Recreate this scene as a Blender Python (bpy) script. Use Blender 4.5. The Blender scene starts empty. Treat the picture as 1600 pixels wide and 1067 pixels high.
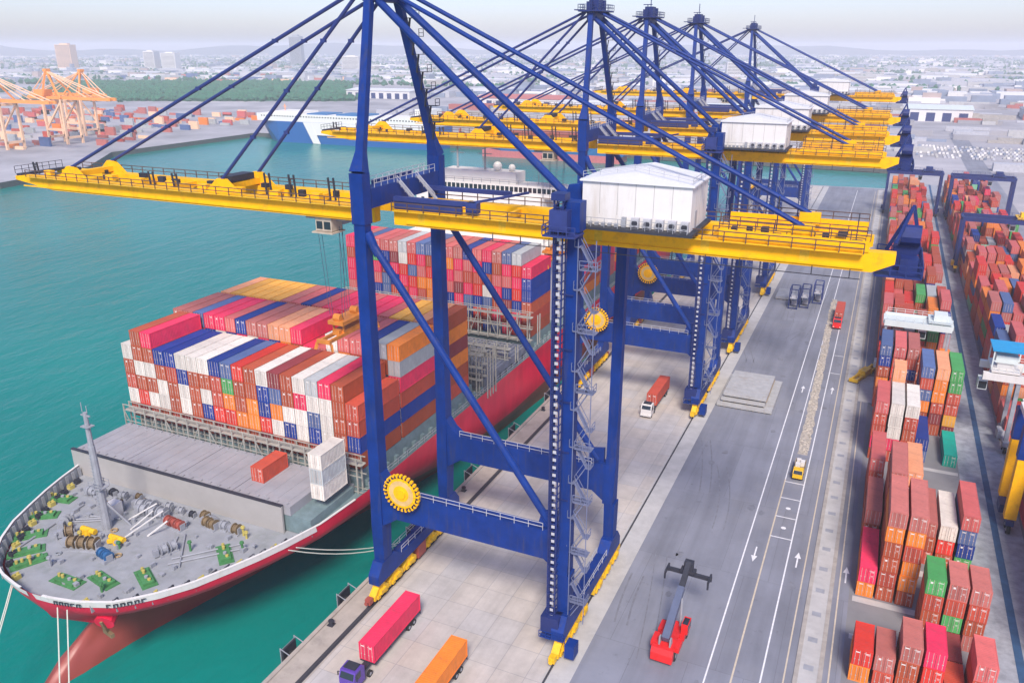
import bpy, math, random
from mathutils import Vector
R = random.Random(7)
SC = bpy.context.scene
COL = SC.collection
PI = math.pi

# ------------------------------------------------------------------ materials
def pm(name, col, rough=0.55, metal=0.0, var=0.12, scale=0.6, bump=0.0, bscale=3.0, spec=0.4, objvar=0.0, coords='Object', grime=None, streak=None):
    m = bpy.data.materials.new(name); m.use_nodes = True
    nt = m.node_tree; N = nt.nodes; L = nt.links
    b = N['Principled BSDF']
    b.inputs['Roughness'].default_value = rough
    b.inputs['Metallic'].default_value = metal
    b.inputs['Specular IOR Level'].default_value = spec
    tc = N.new('ShaderNodeTexCoord')
    nz = N.new('ShaderNodeTexNoise'); nz.inputs['Scale'].default_value = scale; nz.inputs['Detail'].default_value = 6; nz.inputs['Roughness'].default_value = 0.65
    L.new(tc.outputs[coords], nz.inputs['Vector'])
    mp = N.new('ShaderNodeMapRange'); mp.inputs['From Min'].default_value = 0.3; mp.inputs['From Max'].default_value = 0.7
    mp.inputs['To Min'].default_value = 1 - var; mp.inputs['To Max'].default_value = 1 + var
    L.new(nz.outputs['Fac'], mp.inputs['Value'])
    mul = N.new('ShaderNodeVectorMath'); mul.operation = 'SCALE'
    mul.inputs[0].default_value = col
    if objvar:
        oi = N.new('ShaderNodeObjectInfo')
        m2 = N.new('ShaderNodeMapRange'); m2.inputs['To Min'].default_value = 1 - objvar; m2.inputs['To Max'].default_value = 1 + objvar
        L.new(oi.outputs['Random'], m2.inputs['Value'])
        mm = N.new('ShaderNodeMath'); mm.operation = 'MULTIPLY'
        L.new(mp.outputs['Result'], mm.inputs[0]); L.new(m2.outputs['Result'], mm.inputs[1])
        L.new(mm.outputs[0], mul.inputs['Scale'])
    else:
        L.new(mp.outputs['Result'], mul.inputs['Scale'])
    out = mul.outputs['Vector']
    if grime:
        gcol, amount, gs = grime
        g = N.new('ShaderNodeTexNoise'); g.inputs['Scale'].default_value = gs; g.inputs['Detail'].default_value = 8; g.inputs['Roughness'].default_value = 0.7
        if streak:
            sm = N.new('ShaderNodeMapping'); sm.inputs['Scale'].default_value = streak; L.new(tc.outputs[coords], sm.inputs[0]); L.new(sm.outputs[0], g.inputs['Vector'])
        else: L.new(tc.outputs[coords], g.inputs['Vector'])
        gm = N.new('ShaderNodeMapRange'); gm.inputs['From Min'].default_value = 0.52; gm.inputs['From Max'].default_value = 0.72; gm.inputs['To Max'].default_value = amount
        L.new(g.outputs['Fac'], gm.inputs['Value'])
        mx = N.new('ShaderNodeMix'); mx.data_type = 'RGBA'
        L.new(gm.outputs['Result'], mx.inputs[0]); L.new(out, mx.inputs[6]); mx.inputs[7].default_value = (*gcol, 1)
        out = mx.outputs[2]
    L.new(out, b.inputs['Base Color'])
    if bump:
        n2 = N.new('ShaderNodeTexNoise'); n2.inputs['Scale'].default_value = bscale; n2.inputs['Detail'].default_value = 5
        L.new(tc.outputs[coords], n2.inputs['Vector'])
        bp = N.new('ShaderNodeBump'); bp.inputs['Strength'].default_value = bump; bp.inputs['Distance'].default_value = 0.2
        L.new(n2.outputs['Fac'], bp.inputs['Height']); L.new(bp.outputs['Normal'], b.inputs['Normal'])
    return m

M = {}
M['blue'] = pm('crane_blue_paint', (0.0015, 0.029, 0.19), 0.5, var=0.22, scale=0.35, spec=0.25, grime=((0.045, 0.05, 0.11), 0.75, 1.1), streak=(1,1,.1))
M['bluelight'] = pm('blue_rail_paint', (0.03, 0.12, 0.42), 0.5)
M['navy'] = pm('navy_steel', (0.012, 0.025, 0.13), 0.5, var=0.2)
M['dark'] = pm('dark_steel', (0.03, 0.032, 0.045), 0.6, var=0.25)
M['stay'] = pm('stay_blue_paint', (0.025, 0.04, 0.17), 0.5, var=0.15)
M['yellow'] = pm('crane_yellow_paint', (0.95, 0.48, 0.0), 0.55, var=0.08, scale=0.4, spec=0.2, grime=((0.40, 0.20, 0.03), 0.5, 1.2), streak=(.6,1,.5))
M['yellowdk'] = pm('bogie_yellow_paint', (0.8, 0.47, 0.01), 0.5, var=0.2, scale=1.5)
M['white'] = pm('white_paint', (0.70, 0.675, 0.645), 0.5, var=0.04, scale=0.4, grime=((0.5, 0.44, 0.36), 0.45, 0.9), streak=(1,1,.12))
M['roofw'] = pm('white_roof_sheet', (0.68, 0.68, 0.69), 0.5, var=0.04, scale=0.8)
M['rail'] = pm('pale_grey_rail', (0.45, 0.45, 0.48), 0.5)
M['grey'] = pm('grey_steel', (0.30, 0.31, 0.34), 0.55, var=0.15)
M['rubber'] = pm('tyre_rubber', (0.02, 0.02, 0.022), 0.85)
M['glass'] = pm('dark_glass', (0.02, 0.03, 0.04), 0.08, var=0.02, spec=0.6)
M['orange'] = pm('orange_steel', (0.55, 0.19, 0.03), 0.55, var=0.25)
M['reachred'] = pm('vivid_red_paint', (0.72, 0.02, 0.02), 0.4, var=0.12)
M['purple'] = pm('purple_cab_paint', (0.10, 0.05, 0.32), 0.35)
M['rope'] = pm('mooring_rope', (0.55, 0.58, 0.5), 0.9)
M['wire'] = pm('hoist_wire', (0.06, 0.07, 0.11), 0.6)
M['timber'] = pm('timber_dunnage', (0.34, 0.24, 0.13), 0.85, var=0.3, scale=2)
M['decksteel'] = pm('deck_grey_green', (0.30, 0.31, 0.33), 0.6, var=0.14, scale=0.3, grime=((0.19, 0.21, 0.19), 0.6, 0.35))
M['coaming'] = pm('teal_grey_coaming', (0.16, 0.225, 0.235), 0.6, var=0.2)
M['hatch'] = pm('hatch_grey', (0.31, 0.307, 0.33), 0.6, var=0.12, scale=0.25, grime=((0.38, 0.34, 0.34), 0.5, 0.35))
M['breakwater'] = pm('breakwater_beige_grey', (0.38, 0.36, 0.34), 0.6, var=0.08, scale=0.2)
M['lash'] = pm('lashing_bridge_steel', (0.34, 0.33, 0.29), 0.65, var=0.25)
M['green'] = pm('green_deck_paint', (0.06, 0.21, 0.07), 0.65, var=0.3, scale=1.0)
M['winch'] = pm('winch_brown', (0.20, 0.14, 0.075), 0.6, var=0.3, scale=1.0)
M['winchblue'] = pm('winch_blue', (0.03, 0.12, 0.28), 0.5, var=0.25)
M['winchred'] = pm('winch_red', (0.35, 0.08, 0.06), 0.5, var=0.25)
M['crew'] = pm('deckhouse_cream', (0.78, 0.75, 0.70), 0.5, var=0.03)
def asphalt_mat():
    m = pm('quay_asphalt', (0.225, 0.235, 0.28), 0.9, var=0.14, scale=0.08, grime=((0.30, 0.295, 0.30), 0.35, 0.05))
    nt = m.node_tree; N = nt.nodes; L = nt.links; b = N['Principled BSDF']
    tc = [n for n in N if n.type == 'TEX_COORD'][0]
    src = b.inputs['Base Color'].links[0].from_socket
    mp = N.new('ShaderNodeMapping'); mp.inputs['Scale'].default_value = (0.42, 0.03, 1); L.new(tc.outputs['Object'], mp.inputs[0])
    n1 = N.new('ShaderNodeTexNoise'); n1.inputs['Scale'].default_value = 1.0; n1.inputs['Detail'].default_value = 5; L.new(mp.outputs[0], n1.inputs['Vector'])
    r1 = N.new('ShaderNodeMapRange'); r1.inputs['From Min'].default_value = .42; r1.inputs['From Max'].default_value = .7; r1.inputs['To Min'].default_value = 1.03; r1.inputs['To Max'].default_value = .82; L.new(n1.outputs['Fac'], r1.inputs['Value'])
    n2 = N.new('ShaderNodeTexNoise'); n2.inputs['Scale'].default_value = 0.5; n2.inputs['Detail'].default_value = 8; n2.inputs['Roughness'].default_value = .75; L.new(tc.outputs['Object'], n2.inputs['Vector'])
    r2 = N.new('ShaderNodeMapRange'); r2.inputs['From Min'].default_value = .6; r2.inputs['From Max'].default_value = .75; r2.inputs['To Min'].default_value = 1; r2.inputs['To Max'].default_value = .6; L.new(n2.outputs['Fac'], r2.inputs['Value'])
    br = N.new('ShaderNodeTexBrick'); br.inputs['Scale'].default_value = 1; br.inputs['Brick Width'].default_value = 7.5; br.inputs['Row Height'].default_value = 23; br.inputs['Mortar Size'].default_value = .04
    br.inputs['Color1'].default_value = (1,1,1,1); br.inputs['Color2'].default_value = (.9,.9,.9,1); br.inputs['Mortar'].default_value = (.72,.72,.72,1); L.new(tc.outputs['Object'], br.inputs['Vector'])
    q1 = N.new('ShaderNodeMath'); q1.operation = 'MULTIPLY'; L.new(r1.outputs[0], q1.inputs[0]); L.new(r2.outputs[0], q1.inputs[1])
    q2 = N.new('ShaderNodeVectorMath'); q2.operation = 'SCALE'; L.new(br.outputs['Color'], q2.inputs[0]); L.new(q1.outputs[0], q2.inputs['Scale'])
    q3 = N.new('ShaderNodeVectorMath'); q3.operation = 'MULTIPLY'; L.new(src, q3.inputs[0]); L.new(q2.outputs[0], q3.inputs[1]); L.new(q3.outputs[0], b.inputs['Base Color'])
    return m
M['asphalt'] = asphalt_mat()
M['yardgrey'] = pm('yard_paving', (0.21, 0.21, 0.22), 0.88, var=0.12, scale=0.1, grime=((0.13, 0.13, 0.15), 0.6, 0.08))
M['kerbconc'] = pm('pale_concrete', (0.45, 0.44, 0.43), 0.85, var=0.12, scale=0.3, grime=((0.3, 0.29, 0.28), 0.5, 0.25))
M['kerbedge'] = pm('kerb_edge_stone', (0.36, 0.33, 0.30), 0.85, var=0.2, scale=0.6)
M['cope'] = pm('cope_concrete', (0.40, 0.355, 0.31), 0.85, var=0.12, scale=0.4, grime=((0.22, 0.2, 0.18), 0.6, 0.3))
M['quayface'] = pm('quay_face', (0.10, 0.10, 0.095), 0.8, var=0.2)
M['raildark'] = pm('crane_rail_slot', (0.05, 0.05, 0.06), 0.6)
M['linewhite'] = pm('road_paint_white', (0.72, 0.72, 0.74), 0.75, var=0.15, scale=1.5, coords='Object')
M['lineyellow'] = pm('road_paint_yellow', (0.55, 0.47, 0.36), 0.75, var=0.15, scale=1.5)
M['gravel'] = pm('sand_strip', (0.40, 0.36, 0.31), 0.95, var=0.45, scale=1.6, bump=0.5, bscale=1.8)
M['farland'] = pm('far_land', (0.34, 0.33, 0.35), 0.9, var=0.35, scale=0.012, grime=((0.5, 0.46, 0.44), 0.8, 0.006))
M['greenwood'] = pm('far_wood', (0.03, 0.125, 0.065), 0.9, var=0.35, scale=0.05)
M['hill'] = pm('far_hill', (0.05, 0.08, 0.10), 0.9, var=0.2, scale=0.002)
M['shipblue'] = pm('carrier_blue', (0.01, 0.11, 0.36), 0.45, var=0.06)
M['shipteal'] = pm('small_ship_blue', (0.02, 0.14, 0.34), 0.45)
M['pinkboot'] = pm('boot_topping_pink', (0.55, 0.16, 0.16), 0.55)
M['farorange'] = pm('orange_crane_paint', (0.95, 0.34, 0.08), 0.5, var=0.1)
M['farpale'] = pm('pale_orange_steel', (0.85, 0.55, 0.35), 0.5)
M['rtgpale'] = pm('pale_green_white', (0.62, 0.68, 0.66), 0.5, var=0.06)
M['cyan'] = pm('cyan_paint', (0.01, 0.28, 0.55), 0.45)
M['bluerail'] = pm('runway_blue', (0.035, 0.09, 0.19), 0.7, var=0.25)
M['runway'] = pm('runway_concrete', (0.30, 0.32, 0.36), 0.85, var=0.3, scale=0.5)

M['fityellow'] = pm('fitting_yellow', (0.48,0.40,0.10), 0.65, var=0.3)
M['cityblue'] = pm('city_blue_grey', (0.22,0.26,0.34), 0.8, var=0.3, scale=0.02)
M['railbrown'] = pm('rail_dark_brown', (0.10,0.06,0.05), 0.7)
M['hatchdark'] = pm('hatch_dark_grey', (0.15,0.165,0.21), 0.6, var=0.25, grime=((0.3,0.28,0.27),0.6,0.3))
M['cabcream'] = pm('cab_cream', (0.45,0.38,0.30), 0.5, var=0.2)
M['seamgrey'] = pm('panel_seam_grey', (0.42,0.40,0.38), 0.6)
M['citywarm'] = pm('city_warm_grey', (0.42,0.33,0.30), 0.8, var=0.2, scale=0.02)
M['tyremark'] = pm('tyre_mark', (0.178,0.184,0.215), 0.9, var=0.25, scale=0.8)
M['boomgrey'] = pm('boom_blue_grey', (0.10, 0.12, 0.19), 0.5)
M['covergrey'] = pm('cover_grey', (0.40, 0.40, 0.40), 0.6, var=0.12, grime=((0.3,0.25,0.2),0.5,0.4))
M['stair'] = pm('stair_galvanised', (0.15, 0.17, 0.27), 0.6)
M['bulwarkin'] = pm('bulwark_inside_grey', (0.26,0.28,0.31), 0.6)
def hull_mat():
    m = bpy.data.materials.new('hull_paint'); m.use_nodes = True
    nt = m.node_tree; N = nt.nodes; L = nt.links; b = N['Principled BSDF']
    b.inputs['Roughness'].default_value = 0.42
    tc = N.new('ShaderNodeTexCoord'); sp = N.new('ShaderNodeSeparateXYZ'); L.new(tc.outputs['Object'], sp.inputs[0])
    gt = N.new('ShaderNodeMath'); gt.operation = 'GREATER_THAN'; gt.inputs[1].default_value = 1.0; L.new(sp.outputs['Z'], gt.inputs[0])
    mx = N.new('ShaderNodeMix'); mx.data_type = 'RGBA'
    mx.inputs[6].default_value = (0.31, 0.06, 0.045, 1); mx.inputs[7].default_value = (0.80, 0.012, 0.06, 1)
    L.new(gt.outputs[0], mx.inputs[0])
    nz = N.new('ShaderNodeTexNoise'); nz.inputs['Scale'].default_value = 0.25; nz.inputs['Detail'].default_value = 7
    mpg = N.new('ShaderNodeMapping'); mpg.inputs['Scale'].default_value = (1, 1, 0.25); L.new(tc.outputs['Object'], mpg.inputs[0]); L.new(mpg.outputs[0], nz.inputs['Vector'])
    mr = N.new('ShaderNodeMapRange'); mr.inputs['From Min'].default_value = .3; mr.inputs['From Max'].default_value = .7; mr.inputs['To Min'].default_value = .84; mr.inputs['To Max'].default_value = 1.1
    L.new(nz.outputs['Fac'], mr.inputs['Value'])
    sc = N.new('ShaderNodeVectorMath'); sc.operation = 'SCALE'; L.new(mx.outputs[2], sc.inputs[0]); L.new(mr.outputs[0], sc.inputs['Scale'])
    L.new(sc.outputs[0], b.inputs['Base Color'])
    return m
M['hull'] = hull_mat()

def water_mat():
    m = bpy.data.materials.new('harbour_water'); m.use_nodes = True
    nt = m.node_tree; N = nt.nodes; L = nt.links; b = N['Principled BSDF']
    tc = N.new('ShaderNodeTexCoord')
    nz = N.new('ShaderNodeTexNoise'); nz.inputs['Scale'].default_value = 0.012; nz.inputs['Detail'].default_value = 4
    L.new(tc.outputs['Object'], nz.inputs['Vector'])
    cr = N.new('ShaderNodeValToRGB')
    cr.color_ramp.elements[0].position = .3; cr.color_ramp.elements[0].color = (0.0, 0.158, 0.136, 1)
    cr.color_ramp.elements[1].position = .75; cr.color_ramp.elements[1].color = (0.0, 0.215, 0.18, 1)
    L.new(nz.outputs['Fac'], cr.inputs[0]); L.new(cr.outputs[0], b.inputs['Base Color'])
    b.inputs['Roughness'].default_value = 0.18; b.inputs['IOR'].default_value = 1.2
    b.inputs['Specular Tint'].default_value = (0.1, 0.92, 0.88, 1)
    mp = N.new('ShaderNodeMapping'); mp.inputs['Scale'].default_value = (1.0, 0.45, 1); mp.inputs['Rotation'].default_value = (0, 0, 0.5)
    L.new(tc.outputs['Object'], mp.inputs[0])
    w1 = N.new('ShaderNodeTexNoise'); w1.inputs['Scale'].default_value = 0.55; w1.inputs['Detail'].default_value = 5; w1.inputs['Roughness'].default_value = 0.6
    L.new(mp.outputs[0], w1.inputs['Vector'])
    w2 = N.new('ShaderNodeTexNoise'); w2.inputs['Scale'].default_value = 0.16; w2.inputs['Detail'].default_value = 3; L.new(mp.outputs[0], w2.inputs['Vector'])
    ad = N.new('ShaderNodeMath'); ad.operation = 'MULTIPLY_ADD'; ad.inputs[1].default_value = 2.2; L.new(w2.outputs['Fac'], ad.inputs[0]); L.new(w1.outputs['Fac'], ad.inputs[2])
    bp = N.new('ShaderNodeBump'); bp.inputs['Strength'].default_value = 0.5; bp.inputs['Distance'].default_value = 0.5
    L.new(ad.outputs[0], bp.inputs['Height']); L.new(bp.outputs['Normal'], b.inputs['Normal'])
    return m
M['water'] = water_mat()

def slab_mat():
    m = bpy.data.materials.new('apron_concrete_slabs'); m.use_nodes = True
    nt = m.node_tree; N = nt.nodes; L = nt.links; b = N['Principled BSDF']; b.inputs['Roughness'].default_value = 0.85
    tc = N.new('ShaderNodeTexCoord')
    br = N.new('ShaderNodeTexBrick'); br.offset = 0.0; br.inputs['Scale'].default_value = 1.0
    br.inputs['Brick Width'].default_value = 4.3; br.inputs['Row Height'].default_value = 5.0; br.inputs['Mortar Size'].default_value = 0.05
    br.inputs['Color1'].default_value = (0.52, 0.465, 0.41, 1); br.inputs['Color2'].default_value = (0.47, 0.45, 0.44, 1); br.inputs['Mortar'].default_value = (0.36, 0.34, 0.33, 1)
    L.new(tc.outputs['Object'], br.inputs['Vector'])
    nz = N.new('ShaderNodeTexNoise'); nz.inputs['Scale'].default_value = 0.22; nz.inputs['Detail'].default_value = 8; nz.inputs['Roughness'].default_value = 0.7
    L.new(tc.outputs['Object'], nz.inputs['Vector'])
    mr = N.new('ShaderNodeMapRange'); mr.inputs['From Min'].default_value = .35; mr.inputs['From Max'].default_value = .65; mr.inputs['To Min'].default_value = .86; mr.inputs['To Max'].default_value = 1.08
    L.new(nz.outputs['Fac'], mr.inputs['Value'])
    # tyre-dark tracks running along the quay
    mp = N.new('ShaderNodeMapping'); mp.inputs['Scale'].default_value = (0.8, 0.02, 1); L.new(tc.outputs['Object'], mp.inputs[0])
    n2 = N.new('ShaderNodeTexNoise'); n2.inputs['Scale'].default_value = 0.6; n2.inputs['Detail'].default_value = 4; L.new(mp.outputs[0], n2.inputs['Vector'])
    m2 = N.new('ShaderNodeMapRange'); m2.inputs['From Min'].default_value = .45; m2.inputs['From Max'].default_value = .75; m2.inputs['To Min'].default_value = 1.0; m2.inputs['To Max'].default_value = .8
    L.new(n2.outputs['Fac'], m2.inputs['Value'])
    mm = N.new('ShaderNodeMath'); mm.operation = 'MULTIPLY'; L.new(mr.outputs[0], mm.inputs[0]); L.new(m2.outputs[0], mm.inputs[1])
    sc = N.new('ShaderNodeVectorMath'); sc.operation = 'SCALE'; L.new(br.outputs['Color'], sc.inputs[0]); L.new(mm.outputs[0], sc.inputs['Scale'])
    L.new(sc.outputs[0], b.inputs['Base Color'])
    return m
M['slabs'] = slab_mat()

# container paints: corrugated bump by a wave along the length
def cont_mat(name, col):
    m = pm('container_' + name, col, 0.6, var=0.13, scale=0.45, spec=0.2, objvar=0.16, grime=((col[0]*0.55+0.05, col[1]*0.5+0.04, col[2]*0.5+0.04), 0.6, 1.1), streak=(1,1,.35))
    nt = m.node_tree; N = nt.nodes; L = nt.links
    tc = [n for n in N if n.type == 'TEX_COORD'][0]
    w = N.new('ShaderNodeTexWave'); w.bands_direction = 'Y'; w.inputs['Scale'].default_value = 0.9; w.inputs['Detail'].default_value = 0
    L.new(tc.outputs['Object'], w.inputs['Vector'])
    bp = N.new('ShaderNodeBump'); bp.inputs['Strength'].default_value = 0.55; bp.inputs['Distance'].default_value = 0.05
    L.new(w.outputs['Fac'], bp.inputs['Height']); L.new(bp.outputs['Normal'], N['Principled BSDF'].inputs['Normal'])
    return m
PAL = {
 'rust brown': (0.42, 0.082, 0.035), 'white': (0.70, 0.65, 0.58), 'navy blue': (0.012, 0.045, 0.26), 'slate blue': (0.09, 0.14, 0.30),
 'light grey': (0.42, 0.44, 0.44), 'bright red': (0.66, 0.045, 0.03), 'orange': (0.80, 0.22, 0.03), 'pink red': (0.75, 0.035, 0.10),
 'rose': (0.60, 0.13, 0.12), 'dark maroon': (0.26, 0.045, 0.05), 'green': (0.08, 0.36, 0.10), 'yellow orange': (0.83, 0.40, 0.06),
 'brick red': (0.50, 0.078, 0.045), 'teal': (0.0, 0.36, 0.27), 'peach': (0.80, 0.34, 0.17), 'dusty pink': (0.48, 0.145, 0.12), 'mint': (0.22, 0.62, 0.38)}
CM = {k: cont_mat(k.replace(' ', '_'), v) for k, v in PAL.items()}
M['doorrod'] = pm('door_rod_steel', (0.5, 0.42, 0.38), 0.5)
M['mark'] = pm('white_marking', (0.75, 0.72, 0.68), 0.6, var=0.03)
M['seam'] = pm('door_gasket', (0.05, 0.03, 0.03), 0.8)

# ------------------------------------------------------------------ mesh builder
class MB:
    def __init__(s): s.v = []; s.f = []; s.mi = []; s.m = 0
    def add(s, vs, fs):
        o = len(s.v); s.v += [tuple(p) for p in vs]
        for f in fs: s.f.append(tuple(i + o for i in f)); s.mi.append(s.m)
        return s
    def box(s, x0, x1, y0, y1, z0, z1):
        return s.add([(x0,y0,z0),(x1,y0,z0),(x1,y1,z0),(x0,y1,z0),(x0,y0,z1),(x1,y0,z1),(x1,y1,z1),(x0,y1,z1)],
                     [(0,3,2,1),(4,5,6,7),(0,1,5,4),(1,2,6,5),(2,3,7,6),(3,0,4,7)])
    def cb(s, c, d): return s.box(c[0]-d[0]/2, c[0]+d[0]/2, c[1]-d[1]/2, c[1]+d[1]/2, c[2]-d[2]/2, c[2]+d[2]/2)
    def beam(s, p, q, w, h=None, w2=None, h2=None, up=(0,0,1)):
        p = Vector(p); q = Vector(q); h = w if h is None else h; w2 = w if w2 is None else w2; h2 = h if h2 is None else h2
        d = (q-p).normalized(); u = Vector(up)
        if abs(d.dot(u)) > 0.98: u = Vector((0,1,0))
        sd = d.cross(u).normalized(); u = sd.cross(d).normalized()
        vs = []
        for c, a, b in ((p,w/2,h/2),(q,w2/2,h2/2)):
            vs += [c - sd*a - u*b, c + sd*a - u*b, c + sd*a + u*b, c - sd*a + u*b]
        return s.add(vs, [(3,2,1,0),(4,5,6,7),(0,1,5,4),(1,2,6,5),(2,3,7,6),(3,0,4,7)])
    def tube(s, p, q, r, r2=None, n=8):
        p = Vector(p); q = Vector(q); r2 = r if r2 is None else r2
        d = (q-p).normalized(); u = Vector((0,0,1)) if abs(d.z) < .95 else Vector((0,1,0))
        a = d.cross(u).normalized(); b = a.cross(d)
        vs = []
        for c, rr in ((p,r),(q,r2)):
            for k in range(n):
                t = 2*PI*k/n; vs.append(c + a*(rr*math.cos(t)) + b*(rr*math.sin(t)))
        fs = [(k,(k+1)%n,n+(k+1)%n,n+k) for k in range(n)]
        fs += [tuple(reversed(range(n))), tuple(range(n,2*n))]
        return s.add(vs, fs)
    def prism(s, poly, lo, hi, axis='y'):
        n = len(poly)
        def P(a, b, c): return {'y': (a,c,b), 'x': (c,a,b), 'z': (a,b,c)}[axis]
        vs = [P(a,b,lo) for a,b in poly] + [P(a,b,hi) for a,b in poly]
        fs = [tuple(range(n)), tuple(reversed(range(n,2*n)))] + [(k,n+k,n+(k+1)%n,(k+1)%n) for k in range(n)]
        return s.add(vs, fs)
    def loft(s, rings, cap=True):
        n = len(rings[0]); vs = [p for r in rings for p in r]
        fs = []
        for i in range(len(rings)-1):
            for k in range(n-1): fs.append((i*n+k, i*n+k+1, (i+1)*n+k+1, (i+1)*n+k))
        return s.add(vs, fs)
    def rails(s, p, q, h=1.1, step=2.5, t=0.07):
        p = Vector(p); q = Vector(q); n = max(1, int((q-p).length/step))
        for zz in (h*0.5, h): s.beam(p+Vector((0,0,zz)), q+Vector((0,0,zz)), t)
        for k in range(n+1):
            c = p.lerp(q, k/n); s.beam(c, c+Vector((0,0,h)), t)
        return s
    def mesh(s, name, mats, smooth=False):
        me = bpy.data.meshes.new(name); me.from_pydata(s.v, [], s.f); me.validate()
        for m in (mats if isinstance(mats, (list, tuple)) else [mats]): me.materials.append(m)
        for p, k in zip(me.polygons, s.mi): p.material_index = k; p.use_smooth = smooth
        import bmesh
        bm = bmesh.new(); bm.from_mesh(me); bmesh.ops.recalc_face_normals(bm, faces=bm.faces); bm.to_mesh(me); bm.free()
        return me
    def cut(s): s.cuts = getattr(s, 'cuts', []) + [(len(s.v), len(s.f))]; return s
    def build_each(s, name, mats, parent):
        """one part for every stretch between cuts"""
        out = []; ends = getattr(s, 'cuts', []) + [(len(s.v), len(s.f))]; v0 = f0 = 0
        for v1, f1 in ends:
            if f1 > f0:
                m = MB(); m.v = s.v[v0:v1]; m.f = [tuple(i-v0 for i in f) for f in s.f[f0:f1]]; m.mi = s.mi[f0:f1]
                out.append(m.build(name, mats, parent))
            v0, f0 = v1, f1
        return out
    def build(s, name, mats, parent=None, loc=None, rz=0, smooth=False):
        o = bpy.data.objects.new(name, s.mesh(name, mats, smooth)); COL.objects.link(o)
        if parent: o.parent = parent
        if loc: o.location = loc
        if rz: o.rotation_euler.z = rz
        return o

def tag(o, label, cat, group=None):
    o['label'] = label; o['category'] = cat
    if group: o['group'] = group
    return o
def kind(o, k): o['kind'] = k; return o
def thing(name, label, cat, loc=(0,0,0), rz=0, group=None):
    o = bpy.data.objects.new(name, None); COL.objects.link(o); o.location = loc; o.rotation_euler.z = rz
    o.empty_display_size = 0.5
    return tag(o, label, cat, group)
def copy_tree(o, parent=None):
    c = o.copy(); COL.objects.link(c)
    if parent: c.parent = parent
    for ch in KIDS.get(o.name, []) : copy_tree(ch, c)
    return c
KIDS = {}
def index_kids():
    KIDS.clear()
    for o in SC.objects:
        if o.parent: KIDS.setdefault(o.parent.name, []).append(o)

def sheet(name, x0, x1, y0, y1, z, mat):
    return kind(MB().add([(x0,y0,z),(x1,y0,z),(x1,y1,z),(x0,y1,z)], [(0,1,2,3)]).build(name, mat), 'structure')

# ------------------------------------------------------------------ setting
FAR = 22000
sea = sheet('sea', -FAR, FAR, -3000, 6000, -3.8, M['water'])
# land: one sheet with the basin cut out of it, with a quay face below its edge
poly = [(-66,-400),(-66,528),(4,534),(4,628),(-150,632),(-566,640),(-566,470),(-512,404),(-500,330),(-900,322),(-FAR,300),(-FAR,FAR),(FAR,FAR),(FAR,-400)]
mb = MB()
n = len(poly)
mb.add([(x,y,-0.02) for x,y in poly], [tuple(range(n))])
mb.m = 1
mb.add([(x,y,-0.02) for x,y in poly[:10]] + [(x,y,-9) for x,y in poly[:10]], [(k,k+1,11+k,10+k) for k in range(9)])
g = kind(mb.build('ground', [M['farland'], M['quayface']]), 'structure')
# quay strips
sheet('quay_cope', -65.95, -62.6, -60, 527, 0.02, M['cope'])
sheet('quay_apron', -60.9, -32.3, -60, 527, 0.02, M['slabs'])
sheet('seaside_rail_bed', -62.6, -60.9, -60, 527, 0.024, M['cope'])
sheet('landside_rail_bed', -32.3, -28.6, -60, 527, 0.024, M['kerbconc'])
sheet('quay_road', -28.6, 4.4, -60, 531, 0.02, M['asphalt'])
sheet('container_yard', 4.4, 22.2, -60, 560, 0.02, M['yardgrey'])
sheet('yard_truck_lane', 22.2, 31.0, -60, 560, 0.018, M['runway'])
sheet('second_container_yard', 31.0, 52, -60, 560, 0.02, M['yardgrey'])
sheet('runway_rail', 26.2, 27.3, 40, 560, 0.04, M['bluerail'])
sheet('yard_road', 52, 66, -60, 900, 0.02, M['asphalt'])
mb = MB(); mb.m = 0
for x in (-61.6, -31.8):
    mb.box(x-.14, x+.14, -60, 526, 0.03, 0.13)
kind(mb.build('crane_rail', M['raildark']), 'structure')
sheet('rail_slot', -62.05, -61.2, -60, 526, 0.034, M['raildark'])
mb = MB(); mb.box(-65.9, -65.3, -60, 526, 0.025, 0.32); kind(mb.build('quay_kerb', M['cope']), 'structure')
# drain strip along the road and its edges
mb = MB(); mb.box(-0.9, 1.5, 20, 526, 0.03, 0.14); kind(mb.build('drain_strip', M['kerbconc']), 'structure')
mb = MB(); mb.box(-1.5, -0.9, 20, 526, 0.03, 0.18); mb.box(1.5, 2.1, 20, 526, 0.03, 0.18); kind(mb.build('drain_kerb', M['kerbedge']), 'structure')
mb = MB()
for y in [v*6.1+30 for v in range(80)]: mb.box(-0.4, 0.9, y, y+1.1, 0.141, 0.149)
kind(mb.build('drain_grate', M['grey']), 'structure')
# road paint
def line(x, y0, y1, w, mat, nm='lane_line', dash=None):
    mb = MB(); y = y0
    while y < y1:
        e = min(y1, y + (dash[0] if dash else 1e9)); mb.add([(x-w/2,y,.024),(x+w/2,y,.024),(x+w/2,e,.024),(x-w/2,e,.024)], [(0,1,2,3)]); y = e + (dash[1] if dash else 1)
    return kind(mb.build(nm, mat), 'structure')
line(-12.3, 30, 520, .22, M['linewhite']); line(-9.0, 30, 150, .24, M['lineyellow']); line(-5.4, 30, 260, .22, M['linewhite'])
line(-9.0, 150, 420, .2, M['linewhite']); line(-2.6, 30, 520, .2, M['lineyellow']); line(2.9, 30, 520, .2, M['lineyellow'])
mb = MB()
for y in (128.5, 135.5, 142.5, 149):
    mb.add([(-9,y,.0285),(-5.4,y,.0285),(-5.4,y+.25,.0285),(-9,y+.25,.0285)], [(0,1,2,3)])
for y in (132, 139):
    mb.add([(-7.2+.45*math.cos(k*PI/5), y+.45*math.sin(k*PI/5), .0285) for k in range(10)], [tuple(range(10))])
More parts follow.
